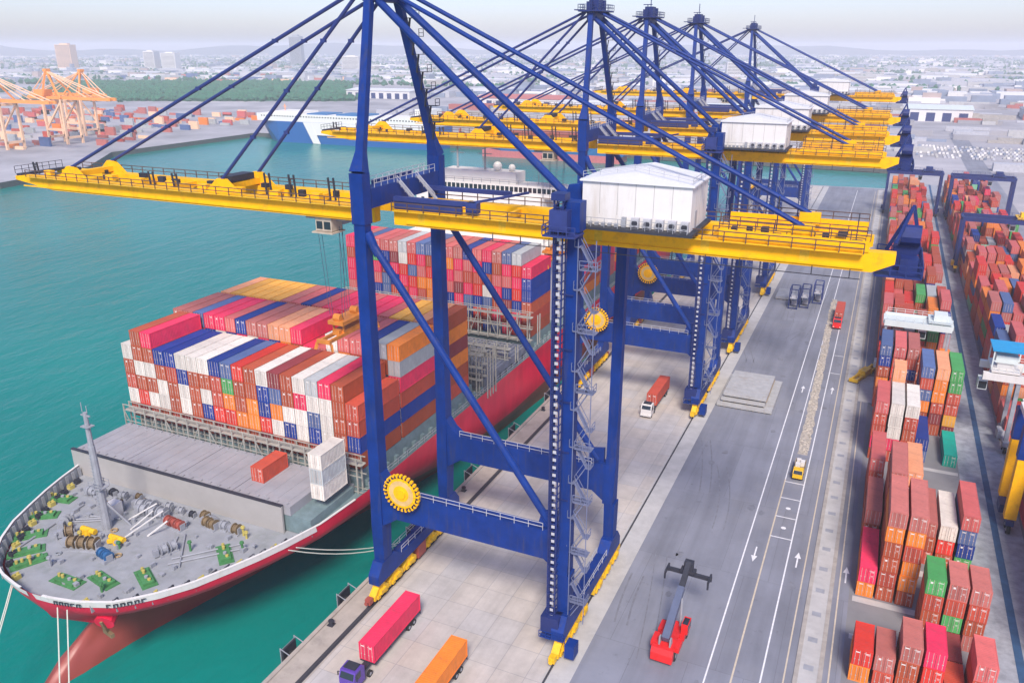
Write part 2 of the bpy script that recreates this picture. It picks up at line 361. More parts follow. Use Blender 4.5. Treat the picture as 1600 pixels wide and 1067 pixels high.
for y in (212, 226):
    mb.add([(-5.2,y,.0285),(-2.8,y,.0285),(-2.8,y+.25,.0285),(-5.2,y+.25,.0285)], [(0,1,2,3)])
kind(mb.build('bay_marking', M['linewhite']), 'structure')
def arrow(x, y, s):
    mb = MB()
    mb.add([(-.12,-2.2*s,0),(.12,-2.2*s,0),(.12,.6*s,0),(-.12,.6*s,0)], [(0,1,2,3)])
    mb.add([(-.5,.6*s,0),(.5,.6*s,0),(0,2.4*s,0)], [(0,1,2)])
    kind(mb.build('lane_arrow', M['linewhite'], loc=(x,y,.027)), 'structure')
arrow(-10.6, 122, -1); arrow(-3.9, 123, 1); arrow(3.7, 122, 1); arrow(-10.6, 198, 1); arrow(-3.9, 200, 1)
# worn sandy strip down the middle of the road
mb = MB(); pts = []
for k in range(61):
    y = 162 + k*2.0; pts.append((y, -8.0 - 1.6*k/60 + R.uniform(-.25,.25), -5.9 - 2.2*k/60 + R.uniform(-.25,.25)))
mb.add([(a,y,.026) for y,a,b in pts] + [(b,y,.026) for y,a,b in pts], [(k,61+k,62+k,k+1) for k in range(60)])
kind(mb.build('sand_strip', M['gravel']), 'structure')
mb = MB()
for k in range(420):
    t = R.random(); y = 163 + 118*t; x = -7.0 - 1.9*t + R.uniform(-.9,.9); s = R.uniform(.12,.3)
    mb.add([(x-s,y-s,.03),(x+s,y-s*.8,.03),(x+s*.8,y+s,.03),(x-s,y+s*.9,.03),(x,y,.03+s*1.3)], [(0,1,4),(1,2,4),(2,3,4),(3,0,4)])
kind(tag(mb.build('rubble', M['gravel']), 'loose tan rubble along the middle of the quay road', 'rubble'), 'stuff')
tm = MB(); rt = random.Random(31)
for k in range(16):
    x = rt.uniform(-27,-13); y = rt.uniform(70,300); a = rt.gauss(0,.12); cv = rt.gauss(0,.012); n_ = rt.randint(8,22); wd = rt.uniform(.16,.3)
    for off in (0, 1.9):
        vs = []; px_, py_, aa = x+off, y, a
        for q in range(n_):
            vs += [(px_-wd*math.cos(aa)*.5, py_+wd*math.sin(aa)*.5, .0222), (px_+wd*math.cos(aa)*.5, py_-wd*math.sin(aa)*.5, .0222)]
            px_ += 1.4*math.sin(aa); py_ += 1.4*math.cos(aa); aa += cv*1.4
        tm.add(vs, [(2*q,2*q+1,2*q+3,2*q+2) for q in range(n_-1)])
kind(tm.build('tyre_marks', M['tyremark']), 'structure')
st = MB()
for k in range(46):
    x = rt.uniform(-27,-3); y = rt.uniform(70,260); r_ = rt.uniform(.2,.9)
    st.add([(x+r_*rt.uniform(.6,1.2)*math.cos(q*PI/5), y+1.5*r_*rt.uniform(.6,1.2)*math.sin(q*PI/5), .0216) for q in range(10)], [tuple(range(10))])
kind(st.build('oil_stains', M['tyremark']), 'structure')
# concrete pads at the yard ends
for (x0,x1,y0,y1) in ((4.9,15.2,115.6,117.0),(4.9,13.6,106.4,107.6),(13.4,22,165.3,166.6),(13.4,22,126.5,128.2),(-0.6+2.8,8,196,214)):
    sheet('yard_pad', x0, x1, y0, y1, 0.03, M['kerbconc'])

# ------------------------------------------------------------------ containers
CW = 2.44
_cm = {}
_vr = random.Random(99)
def cont_meshes(colour, L, H):
    key = (colour, L, H, _vr.randint(0, 4)); var = key[3]
    if key in _cm: return _cm[key]
    mb = MB()   # origin at the base centre, long side along y
    w = CW/2; l = L/2; mb.m = 0
    mb.box(-w+.06, w-.06, -l+.09, l-.06, .16, H-.05)
    for sx in (-1,1):
        for yy in (-l+.08, l-.08):
            mb.cb((sx*(w-.08), yy, H/2), (.16,.16,H))
        mb.box(*sorted((sx*w-sx*.012, sx*(w-.11))), -l+.161, l-.161, 0, .17)
        mb.box(*sorted((sx*w-sx*.012, sx*(w-.09))), -l+.161, l-.161, H-.13, H-.012)
    for yy in (-l+.08, l-.08):
        mb.box(-w+.161, w-.161, yy-.07, yy+.07, 0, .17); mb.box(-w+.161, w-.161, yy-.07, yy+.07, H-.16, H-.014)
    body = mb.mesh('shipping_container', [CM[colour]])
    d = MB(); d.m = 0
    for sx in (-1,1):
        d.box(min(sx*.02, sx*(w-.165)), max(sx*.02, sx*(w-.165)), -l+.035, -l+.088, .18, H-.17)
    d.m = 1
    for x in (-.88,-.34,.34,.88):
        d.tube((x,-l+.01,.14), (x,-l+.01,H-.14), .035, n=5)
        d.box(x-.08, x+.08, -l-.01, -l+.034, .9, 1.02)
    d.m = 2; rr = random.Random(hash(colour) % 97 + int(L))
    e0, e1 = -l+.02, -l+.034
    if var != 3: d.box(.2, .85, e0, e1, H-.5, H-.42)
    if var in (0,1,4): d.box(.42, .85, e0, e1, H-.66, H-.60)
    if var in (1,2): d.box(.45, .8, e0, e1, 1.3, 1.34); d.box(.5, .8, e0, e1, 1.15, 1.18)
    if var in (0,2): d.box(-.75, -.45, e0, e1, H-.8, H-.5)
    if var == 4: d.box(-.9, -.3, e0, e1, H-.55, H-.4)
    d.m = 3; d.box(-.018, .018, -l+.03, -l+.07, .2, H-.2)
    door = d.mesh('door', [CM[colour], M['doorrod'], M['mark'], M['seam']])
    _cm[key] = (body, door)
    return _cm[key]
NCONT = 0
def container(colour, x, y0, z, L, H, label, group, rz=0, doors=True, name='shipping_container'):
    """x = centre of its width, y0 = near end"""
    global NCONT; NCONT += 1
    b, d = cont_meshes(colour, L, H)
    o = bpy.data.objects.new(name, b); COL.objects.link(o)
    if rz: o.location = (x, y0, z); o.rotation_euler.z = rz
    else: o.location = (x, y0 + L/2, z)
    tag(o, label, 'container', group)
    if doors:
        c = bpy.data.objects.new('door', d); COL.objects.link(c); c.parent = o
    return o
ORD = ['first','second','third','fourth','fifth','sixth','seventh','eighth','ninth','tenth','eleventh','twelfth','thirteenth','fourteenth','fifteenth','sixteenth','seventeenth','eighteenth','nineteenth','twentieth']
BULK = MB(); BULKC = list(PAL)
def bulk(colour, x, y0, z, L, H):
    BULK.m = BULKC.index(colour); w = CW/2
    BULK.box(x-w+.02, x+w-.02, y0+.05, y0+L-.05, z+.03, z+H-.02)
    BULK.m = len(BULKC)
    for xx in (-.6, 0, .6): BULK.box(x+xx-.03, x+xx+.03, y0+.01, y0+.049, z+.25, z+H-.25)

# ---- ship's containers
TH = 2.88; ZB = 14.6; PX = 2.585; X0 = -122.6 + CW/2
def rx(i): return X0 + PX*i
_B = {'b':'rust brown','w':'white','n':'navy blue','s':'slate blue','g':'light grey','r':'bright red','o':'orange','p':'pink red','m':'dark maroon','G':'green','y':'yellow orange','k':'brick red','R':'rose','d':'dusty pink','t':'teal','e':'peach'}
bay1 = {  # tier -> one letter per row, port to starboard, '.' = none
 6: '.bp.................',
 5: 'wbbnnwwwnsrbwmbwgpb.',
 4: 'bwwbknbbkGbbnsbpwwbk',
 3: 'kbbwbwbwkobonowwswbk',
 2: 'wrwwbwbnrroorwnwnwbn',
 1: 'kmkbkmkbmkbbmkbbkmbb'}
def ship_label(col, tiername, i, stack):
    return f"{col} container, {tiername}, {ORD[i]} from the left, {stack}"
for t, rowc in bay1.items():
    for i, c in enumerate(rowc):
        if c == '.': continue
        if t == 1:
            bulk(_B[c], rx(i), 97, ZB, 12.19, TH); continue
        tn = {6: 'raised on top of the stack', 5: 'top main tier', 4: 'second tier down', 3: 'third tier down', 2: 'fourth tier down', 1: 'lowest tier'}[t]
        container(_B[c], rx(i), 97, ZB + (t-1)*TH, 12.19, TH, ship_label(_B[c], tn, i, "ship's front stack"), "containers in the ship's front stack")
bay2top = 'ddsppRnddeep..wRRngo'
bay3top = 'eyyyyydRnRppRppRyyeb'
bay2y, bay3y = 109.9, 122.9
def bay(y, top, sidecols, stack, missing_top=()):
    for i, c in enumerate(top):
        if c == '.':
            container(['pink red','rose'][i % 2], rx(i), y, ZB+4*TH, 12.19, TH, f"pink container in the dip under the orange spreader, {ORD[i]} from the left", "containers in the ship's "+stack)
            continue
        container(_B[c], rx(i), y, ZB+5*TH, 12.19, TH, ship_label(_B[c], 'top tier', i, "ship's "+stack), "containers in the ship's "+stack)
        if i < 19:   # tier below, its ends show in the gap between stacks
            cc = R.choice(['rust brown','pink red','brick red','navy blue','orange','white'])
            bulk(cc, rx(i), y, ZB+4*TH, 12.19, TH)
    for t, c in enumerate(sidecols):
        container(_B[c], rx(19), y, ZB+t*TH, 12.19, TH, f"{_B[c]} container, {['lowest','second lowest','third lowest','fourth lowest','fifth lowest'][t]} on the quay side of ship's {stack}", "containers in the ship's "+stack)
bay(bay2y, bay2top, 'bnkpg', 'second stack')
bay(bay3y, bay3top, 'kbomo', 'third stack')
# aft block in front of the deckhouse
AY = 167.5
aft_pal = ['pink red','pink red','rose','pink red','slate blue','navy blue','bright red','rust brown','bright red','brick red','orange','dark maroon']
rr = random.Random(5)
toprow = 'pdsRRdgRssdRdnRpdsgn'
for t in range(7, 0, -1):
    for i in range(20):
        if t == 7 and i == 19: continue
        c = _B[toprow[i]] if t == 7 else rr.choice(aft_pal)
        if t == 6 and i in (1,4): c = 'navy blue'
        if t == 6 and i in (2,3): c = 'green'
        if (t, i) in ((6,6),(4,15)): c = 'white'
        if i == 19: c = ['rust brown','brick red','rust brown','navy blue','rust brown','pink red'][t-1] if t != 5 else 'navy blue'
        if i == 19 and t == 6: c = 'pink red'
        z = ZB + (t-1)*TH
        if t == 7 or (i == 19 and t > 2):
            container(c, rx(i), AY, z, 12.19, TH, f"{c} container, tier {['seven','six','five','four','three','two','one'][7-t]}, {ORD[i]} from the left, stack before the deckhouse", "containers before the ship's deckhouse")
        else: bulk(c, rx(i), AY, z, 12.19, TH)
# far containers aft of the deckhouse
rr = random.Random(9)
for k in range(8):
    y = 206 + k*14.2
    nt = rr.choice([4,5,6])
    for i in range(13, 20):
        for t in range(nt - (1 if i > 17 else 0)):
            if i < 19 and t < nt-2: continue
            bulk(rr.choice(aft_pal + ['rust brown','teal','orange']), rx(i), y, ZB+t*TH, 12.19, TH)

# loose boxes on the front hatch
container('brick red', -84.3, 87.2, 14.36, 6.06, 2.6, 'short brick red container standing alone on the grey hatch covers', "loose containers on the ship's front hatch")
for t, (c, l) in enumerate((('white','bottom'),('light grey','middle'),('white','top'))):
    container(c, -72.2, 86.8, 14.36+t*2.62, 6.06, 2.6, f"{c} short container, {l} of the pale stack at the hatch's quay end", "loose containers on the ship's front hatch")

# ---- yard containers
YH = 2.6
YX = [5.25 + CW/2 + 2.8*i for i in range(6)]
PXR = {'A':'nearest yard stack','A2':'yard stack holding green containers','B':'stack with two tall towers','B2':'stack right of the tall towers','C':'stack behind the tall towers','C2':'row farther behind the towers','D':'stack with white containers mid yard','D2':'low row by the grey clearing','E':'tall stack before the pale gantry','E2':'tall stack with green at its corner'}
def column(bayk, r, y0, L, cols, nm=None):
    for t, c in enumerate(cols):
        if bayk in ('C','E','E2','D') and t < len(cols)-(2 if bayk == 'C' else 4):
            bulk(c, YX[r], y0, .03+t*YH, L, YH-.01); continue
        pos = {0: 'bottom'}.get(t, 'level ' + ['one','two','three','four','five','six'][t])
        if len(cols) > 6: pos += ''
        if t == len(cols)-1: pos = 'topmost' if t else 'alone on the ground'
        container(c, YX[r]+R.uniform(-.07,.07), y0+R.uniform(-.12,.12), .03+t*YH, L, YH-.01, f"{c} container, {pos}, {['first','second','third','fourth','fifth','sixth'][r]} row, {PXR[bayk]}", 'containers stacked in the yard by the road')
K = 'brick red'; B = 'rust brown'; D = 'dusty pink'; RO = 'rose'
column('A',0,97.6,6.06,['orange','bright red','rose'][:2]+[]); column('A',1,97.6,6.06,[K,D]); column('A',2,97.6,6.06,[B,B,D]); column('A',3,97.6,6.06,[B,'bright red','pink red'])
column('A',4,97.6,6.06,[K]); column('A',4,104.0,3.4 if False else 6.06,['dark maroon','dusty pink'][:1]); column('A',5,97.6,6.06,[B,K,RO])
column('A2',3,110.2,6.06,[B,B,K,'green']); column('A2',4,110.2,6.06,[B,'green',K,D][:4]); column('A2',5,110.2,6.06,[D,B,K,'dusty pink'])
column('B',0,117.4,12.19,['orange','pink red']); column('B',1,117.4,12.19,[B,K,B,B,'orange',D]); column('B',2,117.4,12.19,[B,'orange','orange',K,'orange',D])
column('B2',3,130.4,12.19,[K,B,D]); column('B2',4,130.4,12.19,[B,'bright red','white']); column('B2',5,130.4,12.19,['green','navy blue','slate blue',RO])
column('C',0,130.6,12.19,[K,B,D]); column('C',1,130.4,12.19,[B,K,B,K,B,D]); column('C',2,136.8,12.19,[B,K,'orange',B,'peach'])
column('C2',0,145,12.19,[B,K,K,RO]); 
column('D2',3,168.6,12.19,['slate blue','navy blue']); column('D2',5,168.6,12.19,['teal'])
column('D',0,166,12.19,[B,'pink red',K,K,RO]); column('D',1,166,12.19,[K,'pink red','white','white','white']); column('D',2,166,12.19,[B,K,B,K,'white'])
column('C2',1,179,6.06,[B,K,K,'pink red','peach','peach'][:6])
column('E2',3,183,12.19,[B,B,'orange','slate blue',K,'slate blue']); column('E2',4,183,12.19,[B,'dark maroon',K,'orange','orange','peach']); column('E2',5,183,12.19,['dark maroon','yellow orange',K,K,'green','green'])
column('E',0,194,12.19,[K,B,'orange',B,'navy blue','slate blue']); column('E',1,194,12.19,[B,K,'bright red','bright red',K,RO]); column('E',2,194,12.19,[K,B,K,'navy blue',K,D])
rr = random.Random(21)
yp = ['brick red','rust brown','rust brown','rose','dusty pink','bright red','orange','dusty pink','dusty pink','rose','dark maroon','slate blue','brick red','rust brown','peach','navy blue','brick red','rose','rust brown','orange','bright red','green','dusty pink','light grey']
y = 211
FARY = [208.5,224.5,238,251.5,265,280,294,308,322,338,352,368,384,400,416,436,452,468,484,500]
for b, y in enumerate(FARY):
    for r in range(6):
        n = rr.choice([3,4,4,5,5,6])
        if b == 0: n = rr.choice([2,3,3])
        if b == 1: n = rr.choice([4,5,5])
        if b > 10: n = rr.choice([2,3,4,5])
        for t in range(n):
            c = rr.choice(yp)
            if b < 1 and (t >= n-2):
                container(c, YX[r], y, .03+t*YH, 12.19, YH-.01, f"{c} container, {'topmost' if t == n-1 else 'second from top'}, row {['one','two','three','four','five','six'][r]}, {['first','second'][b]} stack beyond the white gantry", 'containers stacked in the yard by the road')
            else: bulk(c, YX[r], y, .03+t*YH, 12.19, YH-.01)
YX2 = [31.4 + CW/2 + 2.8*i for i in range(7)]
for b, y in enumerate([106,119,132,145.5,159,186,200,214,228,242,256,270,286,300,316,330,346,362,378,396,412,430,446,462,480,496]):
    for r in range(7):
        if y < 165 and r > 1: continue
        n = 6 if y < 165 else rr.choice([3,4,4,5,5,6])
        if y == 186: n = 2
        for t in range(n):
            c = rr.choice(yp + ['orange','pink red','peach','green','rose'] + (['mint'] if b % 3 == 0 and y > 240 else []))
            if y < 165:
                if r == 0: c = rr.choice(['rust brown','brick red','rust brown','pink red'])
                if r == 0 and b > 0: container(c, YX2[r], y, .03+t*YH, 12.19, YH-.01, f"{c} container, level {['one','two','three','four','five','six'][t]}, {['first','second','third','fourth','fifth'][b]} stack along the right-edge block", 'containers in the right-edge block')
                else: bulk(c, YX2[r], y, .03+t*YH, 12.19, YH-.01)
            else: bulk(c, YX2[r], y, .03+t*YH, 12.19, YH-.01)
bo = BULK.build('stacked_containers', [CM[c] for c in BULKC] + [M['doorrod']])
kind(tag(bo, 'farther stacked containers of mixed reds, oranges and blues in yard and ship', 'containers'), 'stuff')

# ------------------------------------------------------------------ container ship
ship = thing('container_ship', 'large red hulled container ship with grey foredeck moored at the quay', 'ship', (-95.8, 0, 0))
def interp(tab, y):
    if y <= tab[0][0]: return tab[0][1]
    for (a, va), (b, vb) in zip(tab, tab[1:]):
        if y <= b: return va + (vb-va)*(y-a)/(b-a)
    return tab[-1][1]
deckT = [(55.4,0),(55.7,3.2),(56.6,7.3),(58.4,11.6),(60,13.4),(62.3,15.6),(66,18.2),(70.3,20.2),(74.5,22.0),(78.5,23.4),(85,25.2),(95,26.1),(300,26.1),(330,24),(345,21)]
z6T = [(57.5,0),(59,3.2),(61,6.2),(64,9.2),(68,12.2),(74,15.4),(82,18.7),(95,22.4),(110,24.8),(130,26.0),(300,26.0),(330,23),(345,19)]
z1T = [(63,0),(64,1.0),(67,2.6),(72,4.6),(83,9.3),(95,13.8),(107,17.8),(126,23.2),(150,25.8),(300,25.8),(330,18),(345,10)]
zwT = [(53.5,0),(54,.9),(55.5,1.7),(58,2.3),(62,2.8),(68,3.7),(76,5.8),(89,9.0),(112,14.2),(131,19.6),(150,23.0),(180,25.4),(300,25.4),(330,14),(345,4)]
YS = [55.5,55.8,56.4,57.4,58.5,60,62,64.5,68,72,76,80,85,90,96,103,110,118,127,137,150,165,180,200,230,260,300,330,345]
ZT = 11.5
# shell: bulwark down to the waterline
def ring(y, s):
    f = (y-55.5)/(345-55.5)
    out = []
    for z, tab, yo in ((ZT,deckT,0),(9.6,None,0),(6.0,z6T,0),(3.5,None,0),(1.0,z1T,0),(-1.5,None,0),(-4.2,zwT,0),(-6,zwT,0)):
        out.append((z, tab))
    vals = {ZT: interp(deckT,y), 6.0: interp(z6T,y), 1.0: interp(z1T,y), -4.2: interp(zwT,y)}
    vals[9.6] = vals[ZT]*.62 + vals[6.0]*.38 + (.9 if y > 57 else 0); vals[9.6] = min(vals[9.6], vals[ZT])
    vals[3.5] = vals[6.0]*.55 + vals[1.0]*.45; vals[-1.5] = vals[1.0]*.5 + vals[-4.2]*.5; vals[-6] = vals[-4.2]
    # each level starts at its own stem position: shift y forward/back near the bow
    stem = {ZT:55.4, 9.6:56.2, 6.0:57.5, 3.5:60, 1.0:63, -1.5:58.5, -4.2:53.5, -6:53.5}
    res = []
    for z in (ZT, 9.6, 6.0, 3.5, 1.0, -1.5, -4.2, -6):
        res.append((z, vals[z], stem[z]))
    return res
def hull_rings(s):
    rings = []
    tabs = {ZT:deckT, 6.0:z6T, 1.0:z1T, -4.2:zwT}
    levels = [ZT, 9.6, 8.0, 6.0, 3.5, 1.0, -1.5, -4.2, -6]
    stem = {ZT:55.4, 9.6:55.95, 8.0:56.7, 6.0:57.5, 3.5:60.2, 1.0:63, -1.5:57.5, -4.2:53.5, -6:53.5}
    def half(z, y):
        if z in tabs: return interp(tabs[z], y)
        if z == 9.6: return max(0, interp(deckT, y-.5) - .12)
        if z == 8.0: return max(0, interp(deckT, y-1.3)*.84 + interp(z6T, y)*.16 - .3)
        if z == 3.5: return interp(z6T, y-2)*.5 + interp(z1T, y+2)*.5
        if z == -1.5: return interp(z1T, y+2)*.5 + interp(zwT, y-2)*.5
        return interp(zwT, y)
    for k, y0 in enumerate(YS):
        f = k/(len(YS)-1)
        r = []
        for z in levels:
            # station spacing starts at the level's own stem
            yy = stem[z] + (y0-55.5)*(345-stem[z])/(345-55.5)
            h = 0 if k == 0 else half(z, yy)
            r.append((s*h, yy, z))
        rings.append(r)
    return rings
mb = MB()
mb.loft(hull_rings(1)); mb.loft(hull_rings(-1))
lr, ll = hull_rings(1)[-1], hull_rings(-1)[-1]
mb.add(lr + ll, [(k,k+1,9+k+1,9+k) for k in range(8)])
hull = mb.build('hull', M['hull'], ship, smooth=True)
# white bulwark band at the bow with its dark name
mb = MB()
bandY = [y for y in YS if y <= 82]
def bhalf(y, z):
    f = (ZT-z)/1.9
    return interp(deckT, y-.5*f) - .12*f
def band(s, y0, y1, z0, z1, off):
    vs = []; N_ = 90
    for k in range(N_+1):
        y = y0 + (y1-y0)*(k/N_)**1.6
        for z in (z1, z0):
            f = (ZT-z)/1.9; yy = y + .55*f
            d = .05; t = Vector((bhalf(yy+d,z)-bhalf(yy-d,z), 2*d)); nrm = Vector((t.y, -t.x)).normalized()
            vs.append((s*max(0,(bhalf(yy,z) + off*nrm.x)), yy + off*nrm.y, z))
    mb.add(vs, [(2*k,2*k+1,2*k+3,2*k+2) for k in range(N_)])
mb = MB(); band(1, 55.45, 84, 10.55, ZT+.1, .12); mb.cut(); band(-1, 55.45, 84, 10.55, ZT+.1, .12)
bw = mb.build_each('bulwark', M['white'], ship)
mb = MB(); band(1, 55.9, 84, 9.8, ZT, -.22); mb.cut(); band(-1, 55.9, 84, 9.8, ZT, -.22)
mb.build_each('bulwark_inside', M['bulwarkin'], ship)  # grey plating carries the shade among the stays in its colour
# inside face and capping rail of the bulwark
mb = MB()
for s in (1,-1):
    ys = [55.6 + (93-55.6)*(k/60)**1.5 for k in range(61)]
    for a, b in zip(ys, ys[1:]):
        mb.beam((s*interp(deckT,a), a, ZT+.1), (s*interp(deckT,b), b, ZT+.1), .34, .12)
    mb.cut()
mb.build_each('capping_rail', M['white'], ship)
mb = MB()
for s in (1,-1):
    ys = [57.5 + (82-57.5)*(k/16) for k in range(17)]
    for a in ys:
        h = interp(deckT, a)-.62
        mb.beam((s*h, a+.1, 9.7), (s*h, a, ZT), .12, .5); mb.cut()
mb.build_each('bulwark_stay', M['decksteel'], ship)
# name lettering, too small to read in the photo: short dark strokes
mb = MB(); rl = random.Random(12)
def bow_out(u, z):   # u = metres along the bulwark from the stem, starboard
    y = 55.5; x = interp(deckT, y); d = 0
    while d < u:
        y2 = y + .02; x2 = interp(deckT, y2); d += math.hypot(x2-x, .02); x, y = x2, y2
    t = Vector((interp(deckT,y+.1)-interp(deckT,y-.1), .2)).normalized(); f = (ZT-z)/1.9
    return Vector((x + .2*t.y, y - .2*t.x + .3*f*0, z)), Vector((t.x, t.y, 0))
for g0, n in ((3.0, 5), (10.4, 6)):
    for k in range(n):
        p, t = bow_out(g0 + k*.85, 11.0)
        for q in range(rl.choice([2,3])):
            if q == 0: mb.beam(p - Vector((0,0,.28)), p + Vector((0,0,.28)), .15, .1)
            elif q == 1: mb.beam(p + t*.1 + Vector((0,0,.24)), p + t*.5 + Vector((0,0,.24)), .09, .12)
            else: mb.beam(p + t*.44 - Vector((0,0,.28)), p + t*.44 + Vector((0,0,.2)), .13, .1)
    mb.cut()
mb.build_each('name_lettering', M['dark'], ship)
# forecastle deck and main deck
mb = MB()
ys = [56.2 + (84-56.2)*(k/40)**1.4 for k in range(41)]
mb.add([(bhalf(y,9.6)-.06, y+.6, 9.8) for y in ys] + [(-bhalf(y,9.6)+.06, y+.6, 9.8) for y in ys], [(k,k+1,42+k,41+k) for k in range(40)])
mb.build('foredeck', M['decksteel'], ship)
mb = MB()
ys = [84.35, 95, 300, 330, 344.8]
mb.add([(interp(deckT,y)-.08, y, 11.3) for y in ys] + [(-interp(deckT,y)+.08, y, 11.3) for y in ys], [(k,k+1,6+k,5+k) for k in range(4)])
mb.build('main_deck', M['coaming'], ship)
# breakwater
mb = MB(); mb.box(-25.6, 19.9, 82.6, 82.95, 9.82, 14.45)
for x in range(-24, 20, 3): mb.prism([(82.95,9.82),(84.6,9.82),(82.95,13.8)], x-.06, x+.06, 'x')
mb.build('breakwater', M['breakwater'], ship)
mb = MB(); mb.box(-25.6, 19.9, 82.5, 83.1, 14.45, 14.62); mb.build('breakwater_edge', M['dark'], ship)
# hatch covers in front of the first stack
for k in range(4):
    x0 = -25.2 + k*11.6; x1 = min(x0+11.45, 22.6 if k == 3 else 99)
    mb = MB(); mb.box(x0, x1, 83.25, 94.6, 12.8, 14.34)
    for q in range(5): mb.box(x0+1.2+q*2.2, x0+1.5+q*2.2, 84.5, 93.4, 14.34, 14.39)
    for q in range(6):
        xx = x0 + 1 + q*1.9; mb.cb((xx, 94.1, 14.45), (.4,.4,.2)); mb.cb((xx, 83.8, 14.45), (.4,.4,.2))
    mb.build('hatch_cover', M['hatch'], ship)
mb = MB(); mb.box(-24.4, 24.6, 83.4, 94.5, 9.9, 12.8); mb.cut()
mb.box(-24.6, 24.7, 96.6, 136.6, 11.3, 14.5); mb.cut(); mb.box(-24.6, 24.7, 165.8, 182, 11.3, 14.5); mb.cut(); mb.box(-24.6, 24.7, 205, 325, 11.3, 14.5)
mb.build_each('hatch_coaming', M['coaming'], ship)
# hatch covers in the open bay
for k in range(5):
    x0 = -25 + k*10.1
    mb = MB(); mb.box(x0, x0+9.95, 141.5, 163, 11.3, 14.2)
    for q in range(9): mb.box(x0+.5+q*1.07, x0+.8+q*1.07, 142, 162.6, 14.2, 14.5)
    mb.build('hatch_cover', M['hatchdark'], ship)
# lashing bridges
def lashing(y, ztop, zlow, depth=1.3):
    mb = MB()
    for yy in (y, y+depth):
        for k in range(22):
            x = -26.6 + k*2.585
            mb.beam((x, yy, zlow), (x, yy, ztop), .22)
        for z in (zlow+.3, (zlow+ztop)/2, ztop-1.1, ztop):
            mb.beam((-26.8, yy, z), (27.4 if False else 26.0, yy, z), .14)
    for z in ([ztop-1.1] if ztop-zlow < 7 else [ztop-1.1, ztop-3.9, ztop-6.6]):
        mb.box(-26.8, 26.0, y+.1, y+depth-.1, z-.12, z-.04)
    for k in range(0, 20, 2):
        x = -26.6 + k*2.585; s = 1 if k % 4 else -1
        mb.beam((x + (0 if s > 0 else 2.585), y-.02, zlow), (x + (2.585 if s > 0 else 0), y-.02, ztop-1.2), .12)
    return mb.build('lashing_bridge', M['lash'], ship)
lashing(95.1, 17.6, 11.3); lashing(138.0, 21.5, 11.4); lashing(164.6, 21.5, 14.3); lashing(140.6, 21.5, 11.4); lashing(152, 18.0, 14.3)
# hull-side passage rail and fittings
mb = MB(); mb.rails((25.9, 97, 11.5), (25.9, 300, 11.5), 1.1, 3.0, .06); mb.build('side_rail', M['rail'], ship)
mb = MB()
for y in range(98, 180, 3): mb.cb((25.0, y, 12.0), (.7,.9,1.1)); mb.cut()
mb.build_each('vent_box', M['coaming'], ship)
for k in range(16):
    mb = MB(); y = 84.8 + k*.75; mb.cb((0,0,.4),(R.uniform(.4,1.1),R.uniform(.3,.6),R.uniform(.5,1.1))); mb.build('deck_locker', R.choice([M['grey'],M['lash'],M['white'],M['bulwarkin']]), ship, (R.uniform(20.6,24.2), y, 11.32))
# foremast
mb = MB(); mb.tube((-6,72.5,9.8), (-6,72.5,24), .75, .5, 10); mb.tube((-6,72.5,24), (-6,72.5,29.5), .42, .3, 8); mb.box(-7.1,-4.9,71.6,73.4,17.0,17.15)
mb.box(-6.8,-5.2,71.9,73.1,27.2,27.35); mb.beam((-6.9,72.5,29.0),(-5.1,72.5,29.0),.2); mb.tube((-6.5,72.5,29.5),(-6.5,72.5,31),.06); mb.tube((-5.5,72.5,29.5),(-5.5,72.5,30.6),.06)
for a in ((-8.6,74.6),(-3.4,74.6)): mb.tube((a[0],a[1],9.8), (-6,72.5,15), .2, n=6)
mb.rails((-7.1,71.6,17.15),(-4.9,71.6,17.15),1,1); mb.rails((-7.1,73.4,17.15),(-4.9,73.4,17.15),1,1)
for k in range(24): mb.beam((-6.25,71.75,10.2+k*.55),(-5.75,71.75,10.2+k*.55),.05)
mast = mb.build('foremast', M['grey'], ship, smooth=False)
# deck houses, vents
mb = MB(); mb.box(-8.8,-7,74.2,76.5,9.82,12.2); mb.build('deck_locker', M['white'], ship)
# green mooring plates with yellow bollards
fit = [(-20.2,75.4,.2),(-15.0,66.0,.8),(-11.6,63.0,.9),(-8.8,61.4,1.1),(.2,60.6,0),(4.6,62.8,-.2),(9.6,65.6,-.5),(15.6,74.6,-.7),(-18.2,70.6,.6)]
for x, y, a in fit:
    mb = MB(); mb.m = 0; mb.box(-2.5,2.5,-1.05,1.05,0,.14); mb.box(-1.9,1.9,-.75,.75,.14,.5); mb.m = 1
    for xx in (-1.5,-.8): mb.tube((xx,0,.5),(xx,0,1.0),.22,n=8)
    mb.m = 2; mb.tube((.5,0,.5),(.5,0,.8),.26,n=8); mb.m = 1; mb.tube((1.3,.2,.5),(1.3,.2,.75),.24,n=8)
    mb.build('mooring_fitting', [M['green'], M['fityellow'], M['grey']], ship, (x,y,9.8), a)
